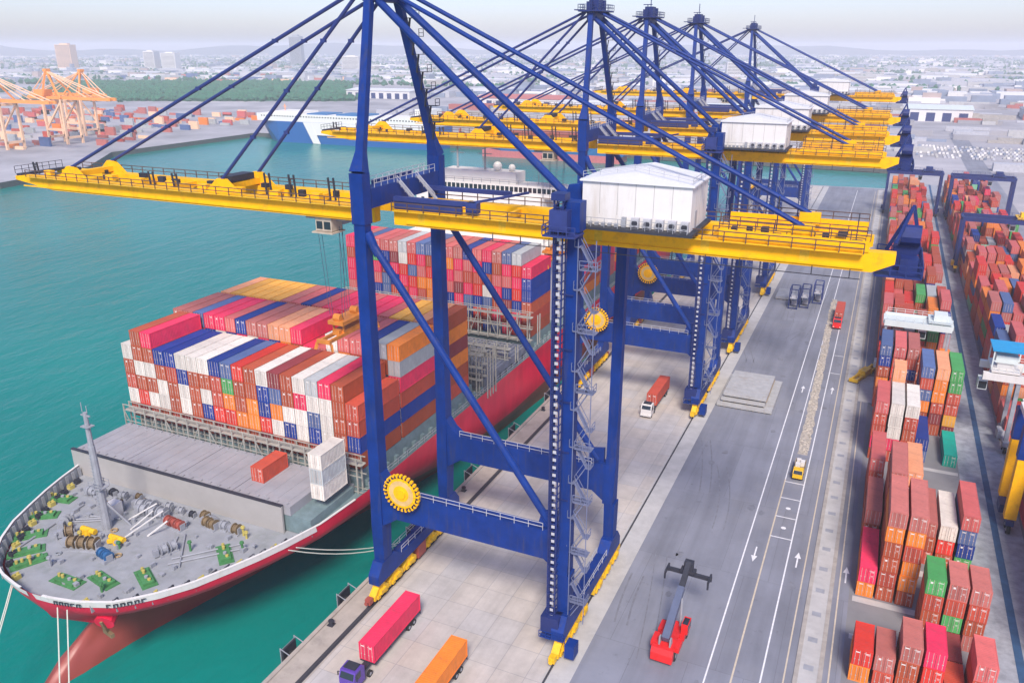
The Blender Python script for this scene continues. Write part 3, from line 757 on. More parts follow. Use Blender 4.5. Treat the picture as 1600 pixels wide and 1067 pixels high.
# winches
def winch(x, y, a, mat, n=2, s=1.0):
    mb = MB(); mb.m = 1; mb.box(-1.4*n*.6*s, 1.4*n*.6*s, -1*s, 1*s, 0, .25)
    w = 1.3*s
    for k in range(n):
        c = (k-(n-1)/2)*1.7*s
        mb.m = 0
        mb.tube((c-.45*s,0,1.1*s),(c+.45*s,0,1.1*s),.75*s,n=12)
        mb.tube((c-.6*s,0,1.1*s),(c-.45*s,0,1.1*s),1.05*s,n=14); mb.tube((c+.45*s,0,1.1*s),(c+.6*s,0,1.1*s),1.05*s,n=14)
        mb.m = 1; mb.box(c+.66*s, c+.86*s, -.6*s, .6*s, .25, 1.5*s)
    mb.m = 1; mb.cb((-(n*.85+.5)*s, 0, .9*s), (.9*s,.9*s,1.3*s))
    return mb.build('mooring_winch', [mat, M['grey']], ship, (x,y,9.8), a)
winch(-4.6, 67.2, .3, M['winch'], 3, .95); winch(0.6, 66.6, -.2, M['winchblue'], 2, .75); winch(3.4, 77.0, -.1, M['winchred'], 3, .75)
winch(-1.8, 77.8, .1, M['grey'], 3, 1.0); winch(-9.3, 76.6, .5, M['winch'], 2, .9); winch(-4.2, 78.6, .1, M['grey'], 2, 1.0); winch(-9.3,68.6,.8,M['winch'],1,.9)
winch(7.6, 71.6, 1.2, M['grey'], 2, .8); winch(-12.6, 70.2, 2.2, M['grey'], 1, .9); winch(8.6, 79.2, -.1, M['winch'], 2, .8); winch(-15.2, 78.4, .1, M['grey'], 2, .9); winch(13.4, 79.6, .05, M['winch'], 1, .8)
for k in range(9):   # coiled ropes
    y = R.uniform(61, 80); x = R.uniform(-.75,.75)*(bhalf(y,9.6)-2)
    mb = MB(); rr_ = R.uniform(.35,.6)
    for q in range(10):
        a0, a1 = 2*PI*q/10, 2*PI*(q+1)/10
        mb.tube((rr_*math.cos(a0),rr_*math.sin(a0),.14),(rr_*math.cos(a1),rr_*math.sin(a1),.14),.14,n=5)
    mb.build('rope_coil', R.choice([M['timber'], M['bulwarkin']]), ship, (x,y,9.81))
for k in range(11):
    x = -13 + k*2.4; winch(x, 80.2 + R.uniform(-.5,.5), R.uniform(-.3,.3), R.choice([M['grey'], M['winch'], M['grey'], M['dark']]), 1, R.uniform(.5,.75))
for k in range(22):   # vents and bollards
    y = R.uniform(60, 81); x = R.uniform(-.9,.9)*(bhalf(y,9.6)-1.2)
    mb = MB(); h_ = R.uniform(.5,1.5)
    mb.tube((0,0,0),(0,0,h_),.18,n=7); mb.tube((0,0,h_),(0,0,h_+.3),.36,.28,7)
    mb.build('vent_pipe', R.choice([M['grey'], M['fityellow'], M['grey'], M['green']]), ship, (x,y,9.8))
for k in range(14):   # fairleads at the bulwark
    y = 57.5 + 1.7*k
    for sgn in (-1,1):
        mb = MB(); mb.cb((0,0,.35),(.8,.9,.7)); mb.tube((0,-.3,.7),(0,-.3,.95),.18,n=6); mb.tube((0,.3,.7),(0,.3,.95),.18,n=6)
        mb.build('fairlead', M['dark'] if k % 3 else M['fityellow'], ship, (sgn*(bhalf(y,9.6)-1.3), y+.6, 9.8))
# windlass with chain pipes
mb = MB()
for (x,y,a) in ((-1.2,70.0,.5),(-7.0,69.8,-.3)):
    mb.tube((x,y,9.8),(x,y,11),.5,n=8); mb.beam((x-1.1,y-.6,10.3),(x+1.0,y+.8,10.4),.5); mb.tube((x-1.4,y+.3,10.6),(x+1.4,y+.3,10.6),.45,n=8); mb.cut()
mb.build_each('anchor_windlass', M['yellowdk'], ship)
mb = MB()
mb.beam((-1.4,70.6,9.8),(1.6,76.8,12.4),.16); mb.cut(); mb.beam((-2.4,73.6,9.8),(-.4,76.6,12.0),.14); mb.cut(); mb.beam((-5,75,9.8),(-1,78,12.4),.18); mb.cut(); mb.beam((1.4,73.4,9.8),(3.6,75.6,11.8),.2)
mb.build_each('davit', M['white'], ship)
mb = MB()
for (a,b) in (((-15,75.6),(-13.4,62.6)),((-12,73.4),(-6,75)),((6.5,76),(12,69.4)),((10,69.2),(17.4,77)),((9.5,70.4),(16,77.4)),((6,75),(8.5,71)),((-13.6,71.2),(-8,74.4)),((-13.4,70.6),(-7.8,73.8))):
    mb.tube((a[0],a[1],10.0),(b[0],b[1],10.0),.14,n=6); mb.cut()
mb.build_each('deck_pipe', M['grey'], ship)
mb = MB()
for k in range(48):
    y = R.uniform(60,81); h = interp(deckT,y)-2.5; x = R.uniform(-h,h); mb.cb((x,y,10.05),(R.uniform(.3,.9),R.uniform(.3,.9),R.uniform(.3,.9))); mb.cut()
mb.build_each('deck_fitting', M['grey'], ship)
# anchor pocket on the starboard bow
mb = MB(); mb.tube((6.4,62.6,7.2),(7.6,59.6,6.0),1.1,1.35,12); mb.build('anchor_pocket', M['hull'], ship)
mb = MB(); mb.beam((7.4,59.4,6.4),(7.2,60.2,3.6),.4,.5); mb.beam((6.2,60.4,3.8),(8.4,59.9,3.9),.5,.6); mb.build('anchor', M['winch'], ship)
# deckhouse
mb = MB(); mb.m = 0
mb.box(-20, 22, 185, 197, 11.4, 33); mb.box(-16.5, 20, 186, 197, 33, 44.2); mb.box(-25.8, 25.8, 186.5, 193, 44.2, 47.2); mb.box(-9, 12, 187, 193, 47.2, 50)
dh = mb.build('deckhouse', M['crew'], ship)
mb = MB()
for k in range(40): mb.box(-25 + k*1.27, -25 + k*1.27 + .95, 186.42, 186.5, 45.5, 46.7)
for z in (35.5, 38.6, 41.5):
    mb.cut()
    for k in range(12): mb.box(-15 + k*2.9, -14.1 + k*2.9, 185.93, 186.0, z, z+1)
mb.cut()
for k in range(11): mb.box(-18 + k*3.6, -17 + k*3.6, 184.93, 185, 29.8, 30.8)
mb.build_each('window_row', M['glass'], dh)
mb = MB()
for x in (-6, 2): 
    mb.tube((x,190,50),(x,190,58),.3,.15,8); mb.beam((x-2,190,54),(x+2,190,54),.2); mb.beam((x-1.4,190,56),(x+1.4,190,56),.2); mb.cut()
mb.build_each('radar_mast', M['grey'], dh); mb = MB()
for x in (-17,17,-12,9): mb.tube((x,190,47.2),(x,190,50.5),.1,n=6); mb.cut()
mb.build_each('aerial', M['grey'], dh)
mb = MB(); mb.rails((-25.8,186.5,47.2),(25.8,186.5,47.2),1.1,2.5); mb.build('roof_rail', M['grey'], dh)
mb = MB()
for (x,y,z,r) in ((6,189,51.2,1.2),(9.6,190,50.9,.9)):
    for k in range(6):
        a0 = -PI/2+PI*k/6; a1 = a0+PI/6
        mb.tube((x,y,z+r*math.sin(a0)),(x,y,z+r*math.sin(a1)),max(.02,r*math.cos(a0)),max(.02,r*math.cos(a1)),12)
    mb.cut()
mb.build_each('satellite_dome', M['white'], dh)
mb = MB(); mb.box(-6,6,198.5,204,11.4,42); mb.build('funnel', M['winchred'], ship)
mb = MB()
for x in (-3,0,3): mb.tube((x,201,42),(x,201,45),.6,n=8); mb.cut()
mb.build_each('exhaust_pipe', M['dark'], ship)

# mooring ropes
def rope(pts, label, r=.09):
    mb = MB()
    for a, b in zip(pts, pts[1:]): mb.tube(a, b, r, n=5)
    tag(mb.build('mooring_rope', M['rope']), label, 'rope', "ship's mooring ropes")
def sag(a, b, s, n=8):
    a = Vector(a); b = Vector(b)
    return [a.lerp(b, k/n) - Vector((0,0,4*s*(k/n)*(1-k/n))) for k in range(n+1)]
rope(sag((-103.5,58.3,10),(-88,34,-3.8),1.0), 'pale rope running down from the left side of the bow')
rope(sag((-102.8,57.9,10),(-87,33.5,-3.8),1.0), 'second pale rope beside the first on the bow left side')
rope(sag((-92,56.2,9.8),(-82,46,-3.8),.5), 'left rope of the pair hanging below the bow lettering')
rope(sag((-90.4,56.4,9.8),(-80.4,46,-3.8),.5), 'right rope of the pair hanging below the bow lettering')
rope(sag((-71.0,79.5,10.6),(-65.5,100.5,.4),1.0), 'taut rope from the bow shoulder to the quay by the crane leg')
rope(sag((-71.6,78.5,10.6),(-65.5,99.8,.4),1.3), 'lower parallel rope from the bow shoulder to the quay')

# ------------------------------------------------------------------ ship-to-shore cranes
def make_crane():
    c = thing('gantry_crane', '', 'crane', (-46.7, 98, 0), 0, 'blue and yellow quay cranes')
    XS, XL, FY = -14.9, 14.9, 10.0
    bl = M['blue']
    # sill beams with bogies
    for x in (XS, XL):
        mb = MB()
        mb.prism([(-13,3.1),(13,3.1),(13,4.6),(11.6,6.4),(8.2,6.4),(6.4,5.0),(-6.4,5.0),(-8.2,6.4),(-11.6,6.4),(-13,4.6)], x-.9, x+.9, 'x')
        mb.cb((x, 0, 5.2), (1.4, 2.0, .4))
        sb = mb.build('sill_beam', bl, c)
        mb = MB(); mb.rails((x-.8,-6.2,5.0),(x-.8,6.2,5.0),1.1,2); mb.rails((x+.8,-6.2,5.0),(x+.8,6.2,5.0),1.1,2); mb.build('handrail', M['rail'], sb)
        for s in (-1, 1):
            for k, yc in enumerate((s*3.45, s*7.6, s*11.75)):
                mb = MB(); mb.m = 0
                mb.prism([(-1.95,.75),(1.95,.75),(1.95,1.5),(.75,2.5),(.75,3.08),(-.75,3.08),(-.75,2.5),(-1.95,1.5)], -.55, .55, 'x')
                mb.cb((0,-1.0,1.0),(1.5,.7,.6)); mb.cb((.0,1.0,1.0),(1.5,.7,.6)); mb.cb((.75,0,1.6),(.5,1.4,.7))
                bg = mb.build('bogie', M['yellowdk'], c, (x, yc, 0))
                mb = MB()
                for yy in (-1.35,-.45,.45,1.35):
                    mb.tube((-.28,yy,.52),(.28,yy,.52),.39,n=12)
                mb.build('wheels', M['dark'], bg)
        for s in (-1,1):
            mb = MB(); mb.cb((x, s*14.5, 1.3), (.9,.9,.9)); mb.tube((x,s*14.0,1.3),(x,s*15.4,1.3),.3,n=8); mb.build('buffer', M['yellowdk'] if x == XL else M['winchred'], c)
    mb = MB(); mb.box(XS-.8, XS+.8, -1.2, 1.2, .6, 2.9); mb.build('rail_clamp', M['winchred'], c)
    # portal beams with haunches
    for y in (-FY, FY):
        mb = MB()
        mb.prism([(XS+.9,12.6),(XS+3.4,14.3),(XL-3.0,14.3),(XL-.85,12.6),(XL-.85,19.2),(XL-2.2,19.2),(XL-3.2,18.7),(XS+3.4,18.7),(XS+2.0,19.8),(XS+.9,21.4)], y-.95, y+.95, 'y')
        pb = mb.build('portal_beam', bl, c)
        mb = MB(); mb.rails((XS+3.4,y-.85,18.7),(XL-3.2,y-.85,18.7),1.1,2); mb.build('handrail', M['rail'], pb)
    # legs, seaside: flared at the portal, carried up as an A frame
    for y in (-FY, FY):
        mb = MB()
        mb.beam((XS-.1,y,3.6),(XS,y,12.5),1.9,1.7,2.5,1.9,up=(1,0,0)); mb.beam((XS,y,12.5),(XS,y,21),2.5,1.9,2.1,1.8,up=(1,0,0)); mb.beam((XS,y,21),(XS,y,58),2.1,1.8,1.5,1.7,up=(1,0,0))
        s = 1 if y > 0 else -1
        mb.beam((XS,y,58),(XS,y,64.6),1.8,2.0,1.8,2.0,up=(1,0,0))
        mb.build('seaside_leg', bl, c)
        mb = MB()
        mb.beam((XS,y,64.6),(XS-.1,y-s*.9,67.2),1.78,1.98,1.0,1.15,up=(1,0,0)); mb.beam((XS-.1,y-s*.9,67.2),(XS-1.4,s*3.2,86.6),1.0,1.15,.95,1.0,up=(1,0,0))
        mb.build('apex_leg', bl, c)
    # legs, landside
    for y in (-FY, FY):
        mb = MB()
        mb.beam((XL,y,3.7),(XL,y,12.5),1.6,1.6,2.2,1.7,up=(1,0,0)); mb.beam((XL-.3,y,12.5),(XL-.1,y,20.5),2.4,1.7,1.5,1.6,up=(1,0,0)); mb.beam((XL-.1,y,20.5),(XL,y,60),1.45,1.55,1.3,1.5,up=(1,0,0))
        mb.build('landside_leg', bl, c)
    # braces
    for y in (-FY, FY):
        mb = MB(); mb.tube((XS+1.0,y,56.0),(XL-2.4,y,19.4),.52,n=12); mb.tube((XS+.7,y,56.8),(XS+2.2,y,53.9),.7,.52,12)
        mb.prism([(XL-4.2,18.9),(XL-1.4,18.9),(XL-1.4,21.6),(XL-3.6,21.2)], y-.3, y+.3, 'y')
        mb.build('diagonal_brace', bl, c, smooth=False)
    # crossbeams over the girders
    mb = MB(); mb.box(XS-.95, XS+.95, -FY+1.06, FY-1.06, 59.9, 62.5); mb.box(XS-1.5, XS-1.2, -5.2, 5.2, 59.3, 63); xb = mb.build('upper_crossbeam', bl, c)
    mb = MB(); mb.rails((XS-.9,-8,62.5),(XS-.9,8,62.5),1.1,1.6); mb.rails((XS+.9,-8,62.5),(XS+.9,8,62.5),1.1,1.6)
    for yy in (-2.5, 2.5):
        mb.beam((XS+1.3,yy,62.6),(XS+4.2,yy,59.5),.12,.5); mb.rails((XS+1.2,yy-.4,62.4),(XS+4.2,yy-.4,59.4),1.0,.8,.06)
    mb.build('handrail', M['rail'], xb)
    mb = MB(); mb.box(XL-2.9, XL-1.1, -FY-.6, FY+.6, 59.7, 61.9)
    for y in (-FY, FY): mb.box(XL-1.1, XL+.9, y-1.1, y+1.1, 59.75, 63.2)
    mb.build('rear_crossbeam', bl, c)
    # twin girders: rear part and boom
    def girder(x0, x1, nm, tip=False, endx=None):
        mb = MB()
        for y, e in ((-4, 0), (4, -2.4)):
            xe = x1 + (e if not tip else 0)
            if tip:
                mb.prism([(x0,58.3),(x0+9,57.0),(xe,57.0),(xe,59.15),(x0+3,59.15),(x0,58.9)], y-.75, y+.75, 'y')
            else:
                mb.prism([(x0,57.0),(xe-2.2,57.0),(xe,58.1),(xe,59.22),(x0,59.15)], y-.75, y+.75, 'y')
            mb.box(min(x0+2,xe), xe-3, y-.95 if y < 0 else y+.76, y-.76 if y < 0 else y+.95, 57.3, 57.5)
        k = x0 + 6
        while k < x1 - 3:
            mb.box(k, k+.5, -3.25, 3.25, 58.2, 59.0); k += 9
        return mb.build(nm, M['yellow'], c)
    bm_ = girder(-90, XS-1.6, 'boom', True)
    gd = girder(XS+1.6, 49.2, 'girder')
    # walkways and handrails
    def walkway(x0, x1, par):
        mb = MB()
        for y in (-5.05, 5.05):
            s = -1 if y < 0 else 1
            yo = y + s*.55
            mb.box(x0, x1, min(y-s*.28, yo), max(y-s*.28, yo), 59.0, 59.08)
        mb.m = 1
        for y in (-5.6, 5.6): mb.rails((x0,y,59.08),(x1,y,59.08),1.15,2.4,.11)
        mb.build('walkway', [M['yellowdk'], M['railbrown']], par)
    walkway(-86, XS-1.8, bm_); walkway(XS+1.8, 46, gd)
    # boom top gear
    mb = MB()
    for x in (-76.5, -44):
        for y in (-4,4):
            mb.prism([(x-3.2,59.15),(x+3.2,59.15),(x+.8,61.2),(x-.8,61.2)], y-.3, y+.3, 'y')
        mb.box(x-.5, x+.5, -3.7, 3.7, 59.4, 60.3); mb.cut()
    for x in range(-84, -20, 7): mb.cb((x, -2.4+R.uniform(-.6,.6), 59.5), (1.6,.9,.8)); mb.cut()
    mb.build_each('stay_bracket', M['yellow'], bm_)
    mb = MB()
    for x in (-87,-60,-55,-36.5,-32,-25,-20):
        h = 3.2 if x in (-32,-25,-36.5,-20) else 2.0
        for d in (0,.9): mb.beam((x+d,-3.0,59.2),(x+d-.2,-3.0,59.2+h),.22)
        mb.beam((x,-3.0,59.2+h*.8),(x+.9,-3.0,59.2+h*.8),.12); mb.cut()
    for x in range(-82,-18,5): mb.cb((x+R.uniform(-1,1), R.uniform(-2,2.4), 59.5), (R.uniform(.6,1.8),.7,R.uniform(.4,1))); mb.cut()
    mb.cb((-44.6,0,60.9),(2.2,5,.9)); mb.cut(); mb.box(-89.8,-88.6,-4.6,4.6,58.9,59.3); mb.rails((-90,-4.6,59.3),(-90,4.6,59.3),1.2,1.2)
    mb.build_each('boom_fitting', M['dark'], bm_)
    # hinge stair, ties and rear gear on the girder
    mb = MB()
    mb.box(XS+1.7, XS+15, 4.2, 4.9, 60.4, 61.0); mb.cut(); mb.box(XS+1.7, XS+14.0, -4.9, -4.2, 60.3, 60.9)
    mb.beam((XS+13,-4.5,60.7),(XS+18,3.6,61.2),.3)
    mb.cb((XS+13.6,-4.5,60.2),(1.6,1.2,1.4)); mb.box(XS+1.7,XS+12,-4.75,-4.4,59.2,60.3)
    mb.build_each('boom_latch_beam', M['stay'], gd)
    mb = MB()
    mb.cb((39.5,-4,60.3),(2.4,1.0,2.2)); mb.cut(); mb.cb((39.5,4,60.3),(2.4,1.0,2.2)); mb.cut(); mb.box(30.5,46.5,-4.9,-4.76,59.2,60.35); mb.cut(); mb.box(30,46,4.76,4.9,59.2,60.6); mb.cut(); mb.box(39,40,-3.4,3.4,59.4,60.2)
    mb.build_each('rear_bracket', M['yellow'], gd)
    mb = MB()
    for (xa, xb, y) in ((30.5,46.5,-4.95),(30,46,4.95),(29.5,46,-3.2),(29.5,46,3.2)): mb.rails((xa,y,60.4 if abs(y) > 4 else 59.2),(xb,y,60.4 if abs(y) > 4 else 59.2),1.1,1.9,.1); mb.cut()
    mb.build_each('rear_rail', M['railbrown'], gd)
    mb = MB()
    for k in range(9):
        mb.cb((31.5+k*1.7, R.uniform(-2.4,2.4), 59.5), (R.uniform(.5,1.4),R.uniform(.5,1.2),R.uniform(.4,1.0))); mb.cut()
    mb.beam((31,-1.4,59.2),(31,-1.4,62.6),.12); mb.cut(); mb.beam((36,2,59.2),(36,2,63.4),.14); mb.cut(); mb.beam((45,-2,59.2),(45,-2,62.8),.12)
    mb.build_each('rear_gear', M['dark'], gd)
    mb = MB()   # bolted splice plates on the girder webs
    for x in (-9, 3, 16, 29, 40):
        mb.box(x-.5,x+.5,-4.775,-4.752,57.35,58.9); mb.cut()
    mb.build_each('splice_plate', M['yellowdk'], gd)
    mb = MB()
    mb.box(47.3,52,-4.6,5.4,56.6,56.8); mb.rails((47.3,-4.6,56.8),(52,-4.6,56.8),1.2,1.2,.12); mb.rails((52,-4.6,56.8),(52,5.4,56.8),1.2,1.2,.12); mb.rails((47.3,5.4,56.8),(52,5.4,56.8),1.2,1.2,.12)
    mb.cb((50.2,2,58.0),(2.6,2.4,2.4)); mb.cb((50.6,-2,57.6),(1.8,2.2,1.6)); mb.beam((48,5,56.8),(50.5,5,62.8),.4); mb.beam((52,5,57),(50.5,5,62.8),.4); mb.beam((50.5,5,62.8),(49,-3.4,60),.3); mb.tube((49.5,1,60.2),(51.5,1,60.2),1.2,n=12)
    mb.build('rear_platform', M['navy'], gd)
    mb = MB()
    for k in range(12): 
        x = 2 + k*3.9; mb.beam((x,-5.5,57.3),(x,-5.5,56.3),.1)
    mb.beam((0,-5.5,56.3),(46,-5.5,56.3),.09); mb.build('festoon_rail', M['dark'], gd)
    # stays
    for s in (-1,1):
        mb = MB(); mb.tube((-16.0,s*2.7,86.0),(12.6,s*4.9,62.2),.5,n=10); mb.prism([(11.4,61.9),(14,61.9),(13.6,64.4),(12.2,64.2)], s*4.9-.35, s*4.9+.35, 'y'); mb.build('main_strut', bl, c)
        mb = MB(); mb.tube((-15.4,s*2.3,87.2),(39.5,s*4,61.2),.29,n=8); mb.build('rear_stay', bl, c)
        for x in (-76.5,-44):
            mb = MB(); mb.tube((-17.4,s*2.9,87.2),(x,s*4,61.0),.27,n=8)
            for f in (.25,.5,.75):
                p = Vector((-17.4,s*2.9,87.2)).lerp(Vector((x,s*4,61.0)), f); mb.cb(p,(.7,.5,.5))
            mb.build('fore_stay', M['stay'], c)
    # apex platform
    mb = MB()
    mb.box(-19,-13.6,-4.4,4.4,87.0,87.3); mb.box(-17.2,-15.4,-3.6,3.6,85.4,86.9); mb.cb((-16.4,0,88.6),(2.2,3,2.4)); mb.cb((-17,-2.4,88.2),(1.2,1,1.8)); mb.cb((-15.6,2.4,88.4),(1.2,1,2.2))
    for y in (-4.4,4.4): mb.rails((-19,y,87.3),(-13.6,y,87.3),1.2,1.3,.1)
    for x in (-19,-13.6): mb.rails((x,-4.4,87.3),(x,4.4,87.3),1.2,1.3,.1)
    mb.tube((-16.3,0,89.8),(-16.3,0,93),.12,n=6); mb.beam((-17.4,-3.4,90.2),(-15,-3.4,90.2),.2); mb.beam((-16.2,-3.4,87.3),(-16.2,-3.4,90.2),.2)
    mb.box(-21,-19,-1.4,1.4,87.4,87.6)
    mb.build('apex_platform', M['navy'], c)
    # ladder platforms on the far apex leg
    mb = MB()
    for k in range(7):
        f = .12 + k*.12; p = Vector((XS-.1,FY-.9,67.2)).lerp(Vector((XS-1.4,3.2,86.6)), f)
        mb.box(p.x+.7,p.x+2.3,p.y-.6,p.y+.6,p.z,p.z+.08); mb.rails((p.x+2.3,p.y-.6,p.z),(p.x+2.3,p.y+.6,p.z),1.0,1,.07); mb.beam((p.x+.8,p.y,p.z-2.4),(p.x+1.2,p.y,p.z),.1,.4)
    mb.build('leg_ladder', M['dark'], c)
    # machinery house
    hx0, hx1, hy0, hy1, hz = 14.6, 27.6, -7.0, 1.6, 59.75
    mb = MB(); mb.box(hx0, hx1, hy0, hy1, hz+.3, 65.1); mh = mb.build('machine_house', M['white'], c)
    mb = MB(); xm = hx0 + 6.2
    mb.prism([(hx0-.3,65.12),(hx1+.3,65.12),(hx1+.3,65.3),(xm,66.5),(hx0-.3,65.3)], hy0-.3, hy1+.3, 'y')
    for k in range(5): mb.prism([(hx0-.28,65.32),(xm,66.52),(xm,66.56),(hx0-.28,65.36)], hy0+k*1.95, hy0+k*1.95+.12, 'y'); mb.prism([(hx1+.28,65.32),(xm,66.52),(xm,66.56),(hx1+.28,65.36)], hy0+k*1.95, hy0+k*1.95+.12, 'y')
    mb.build('roof', M['roofw'], mh)
    mb = MB(); mb.rails((hx0,hy0+.1,65.5),(xm,hy0+.1,66.6),.7,1.6,.05); mb.rails((xm,hy0+.1,66.6),(hx1,hy0+.1,65.5),.7,1.6,.05); mb.rails((hx1,hy0,65.4),(hx1,hy1,65.4),.7,2,.05); mb.build('roof_rail', M['rail'], mh)
    mb = MB()
    for k in range(1,6): mb.box(hx0+k*2.16-.035,hx0+k*2.16+.035,hy0-.02,hy0-.003,hz+1.6,65.05); mb.cut()
    for k in range(1,4): mb.box(hx1+.003,hx1+.02,hy0+k*2.24-.035,hy0+k*2.24+.035,hz+.35,65.05); mb.cut()
    mb.build_each('panel_seam', M['seamgrey'], mh)
    mb = MB(); mb.box(hx0-.4,hx1+.6,hy0-1.5,hy1+.5,hz-.05,hz+.28); mb.build('house_floor', M['dark'], mh)
    for k in range(5):
        x = hx0 + 6.7 + k*1.45
        mb = MB(); mb.m = 0; mb.box(x-.45,x+.45,hy0-.75,hy0-.02,hz+.3,hz+1.55); mb.m = 1; mb.tube((x,hy0-.8,hz+.95),(x,hy0-.74,hz+.95),.36,n=12); mb.box(x-.4,x+.4,hy0-.79,hy0-.751,hz+.36,hz+.5)
        mb.build('air_conditioner', [M['rail'], M['dark']], mh)
    mb = MB()
    mb.rails((hx0,hy0-1.4,hz+.28),(hx1,hy0-1.4,hz+.28),1.1,1.6,.06); mb.cb((hx0+5.3,hy0-.3,hz+.9),(.5,.4,1.2))
    for k in range(5): mb.cb((hx0+1.2+k*.8,hy0-.4,hz+.5),(.4,.5,.4))
    mb.box(hx1+.005,hx1+.06,hy0+2,hy0+3,hz+.3,hz+2.4)
    mb.build('house_walkway', M['grey'], mh)
    # lift mast and zigzag stair on the near landside leg
    mb = MB(); mb.m = 0; lx, ly = XL-1.35, -FY-1.5
    for dx in (-.55,.55):
        for dy in (-.55,.55): mb.beam((lx+dx,ly+dy,4.2),(lx+dx,ly+dy,63.5),.16)
    mb.box(lx-.45,lx-.3,ly-.5,ly+.5,4.4,63); 
    z = 4.4
    while z < 63:
        mb.beam((lx-.55,ly-.55,z),(lx+.55,ly-.55,z),.1); mb.beam((lx+.55,ly-.55,z),(lx+.55,ly+.55,z),.1); mb.beam((lx-.55,ly-.55,z),(lx+.55,ly-.55,z+1.1),.09)
        z += 1.1
    mb.m = 1; z = 4.9
    while z < 62: mb.box(lx-.12,lx+.34,ly-.63,ly-.6,z,z+.42); z += 1.1
    mb.m = 0
    for z in range(10,60,7): mb.box(lx-.3,lx+1.6,ly+.6,ly+.8,z,z+.15)
    mb.cb((lx,ly,63.9),(1.7,1.7,.8)); mb.cb((lx+.1,ly-.1,5.2),(2.6,2.4,2.4))
    mb.build('lift_mast', [M['navy'], M['rail']], c)
    mb = MB(); mb.cb((lx+.1,ly+.1,61.2),(2.2,2.2,2.4)); mb.box(lx-1.6,lx+2.4,ly-1.6,ly+1.6,59.4,59.6); mb.rails((lx-1.6,ly-1.6,59.6),(lx+2.4,ly-1.6,59.6),1.1,1,.1); mb.rails((lx-1.6,ly-1.6,59.6),(lx-1.6,ly+1.6,59.6),1.1,1,.1); mb.build('lift_car', M['stay'], c)
    mb = MB(); mb.m = 0
    z = 6.0; k = 0; sx0, sx1, sy = XL+1.0, XL+2.5, -FY-.3
    while z < 58:
        a, b = (sx0, sx1) if k % 2 == 0 else (sx1, sx0)
        mb.beam((a,sy,z),(b,sy,z+2.6),.7,.12,up=(0,0,1)); mb.beam((a,sy-.35,z+1),(b,sy-.35,z+3.6),.07); mb.beam((a,sy+.35,z+1),(b,sy+.35,z+3.6),.07)
        mb.box(min(b,b+(.7 if b==sx1 else -.7)),max(b,b+(.7 if b==sx1 else -.7)),sy-.6,sy+.6,z+2.55,z+2.65)
        mb.rails((b+(.7 if b==sx1 else -.7),sy-.6,z+2.65),(b+(.7 if b==sx1 else -.7),sy+.6,z+2.65),1.0,1.2,.07)
        if k % 3 == 0: mb.box(XL+.95,sx1+.7,sy-.7,sy+.7,z+5.2-2.72,z+5.2-2.66); mb.rails((XL+1,sy-.7,z+2.6),(sx1+.7,sy-.7,z+2.6),1.05,.9,.08)
        z += 2.6; k += 1
    for xx in (sx0-.2, sx1+.5): mb.beam((xx,sy-.75,5.5),(xx,sy-.75,59),.1)
    mb.build('staircase', M['stair'], c)
    # base cabin at the foot of the lift
    mb = MB(); mb.box(XL+1.2,XL+2.6,-FY-3.2,-FY-1.4,.9,3.0); mb.box(XL-2.6,XL-.95,-FY-3.0,-FY-1.2,3.0,3.15); mb.rails((XL-2.6,-FY-3.2,3.2),(XL+1.2,-FY-3.2,3.2),1.1,.9,.08); mb.build('electrical_cabin', M['blue'], c)
    # cable reel
    rxx, ryy, rz = -9.6, -12.1, 19.9
    mb = MB(); mb.m = 0
    mb.tube((rxx,ryy-.18,rz),(rxx,ryy+.18,rz),2.35,n=28)
    mb.m = 1; mb.tube((rxx,ryy-.24,rz),(rxx,ryy+.24,rz),2.0,n=28); mb.m = 0; mb.tube((rxx,ryy-.5,rz),(rxx,ryy+.9,rz),.75,n=14); mb.tube((rxx,ryy-.3,rz),(rxx,ryy-.2,rz),1.25,n=18)
    for k in range(28):
        a = 2*PI*k/28; mb.m = 0; mb.cb((rxx+2.75*math.cos(a),ryy,rz+2.75*math.sin(a)),(.34,.5,.34))
    mb.m = 0
    for k in range(14):
        a = 2*PI*k/14; mb.beam((rxx+2*math.cos(a),ryy-.22,rz+2*math.sin(a)),(rxx+2.95*math.cos(a),ryy-.22,rz+2.95*math.sin(a)),.14)
    reel = mb.build('cable_reel', [M['yellow'], M['reelpale']], c)
    mb = MB()
    for k in range(28):
        a = 2*PI*(k+.5)/28; mb.tube((rxx+2.62*math.cos(a),ryy-.3,rz+2.62*math.sin(a)),(rxx+2.62*math.cos(a),ryy+.3,rz+2.62*math.sin(a)),.16,n=6)
    mb.tube((rxx,ryy+.91,rz),(rxx,-FY-.96,rz),.3,n=8); mb.beam((rxx-.5,-FY-.6,18.8),(rxx,-FY-.6,rz+.2),.3)
    mb.build('reel_roller', M['dark'], reel)
    # trolley and driver's cab
    mb = MB(); mb.box(-29.6,-22.6,-3.1,3.1,56.3,57.0); mb.cb((-26,0,55.9),(4,3.6,.8)); mb.build('trolley', M['grey'], c)
    mb = MB(); mb.m = 0; mb.box(-27.0,-24.2,-4.3,-1.8,54.9,56.9); mb.m = 1; mb.box(-27.06,-27.0,-4.1,-2.0,55.1,56.3); mb.box(-26.8,-25.8,-4.36,-4.3,55.2,56.3); mb.box(-25.5,-24.4,-4.36,-4.3,55.2,56.3)
    mb.m = 0; mb.box(-27.4,-23.8,-4.8,-1.6,54.6,54.8); mb.build('driver_cab', [M['cabcream'], M['glass']], c)
    return c
M['reelpale'] = pm('reel_cable_pale', (0.62, 0.42, 0.16), 0.6, var=0.15)
crane = make_crane()
crane['label'] = 'nearest blue and yellow quay crane, towering over the ship in the foreground'
index_kids()
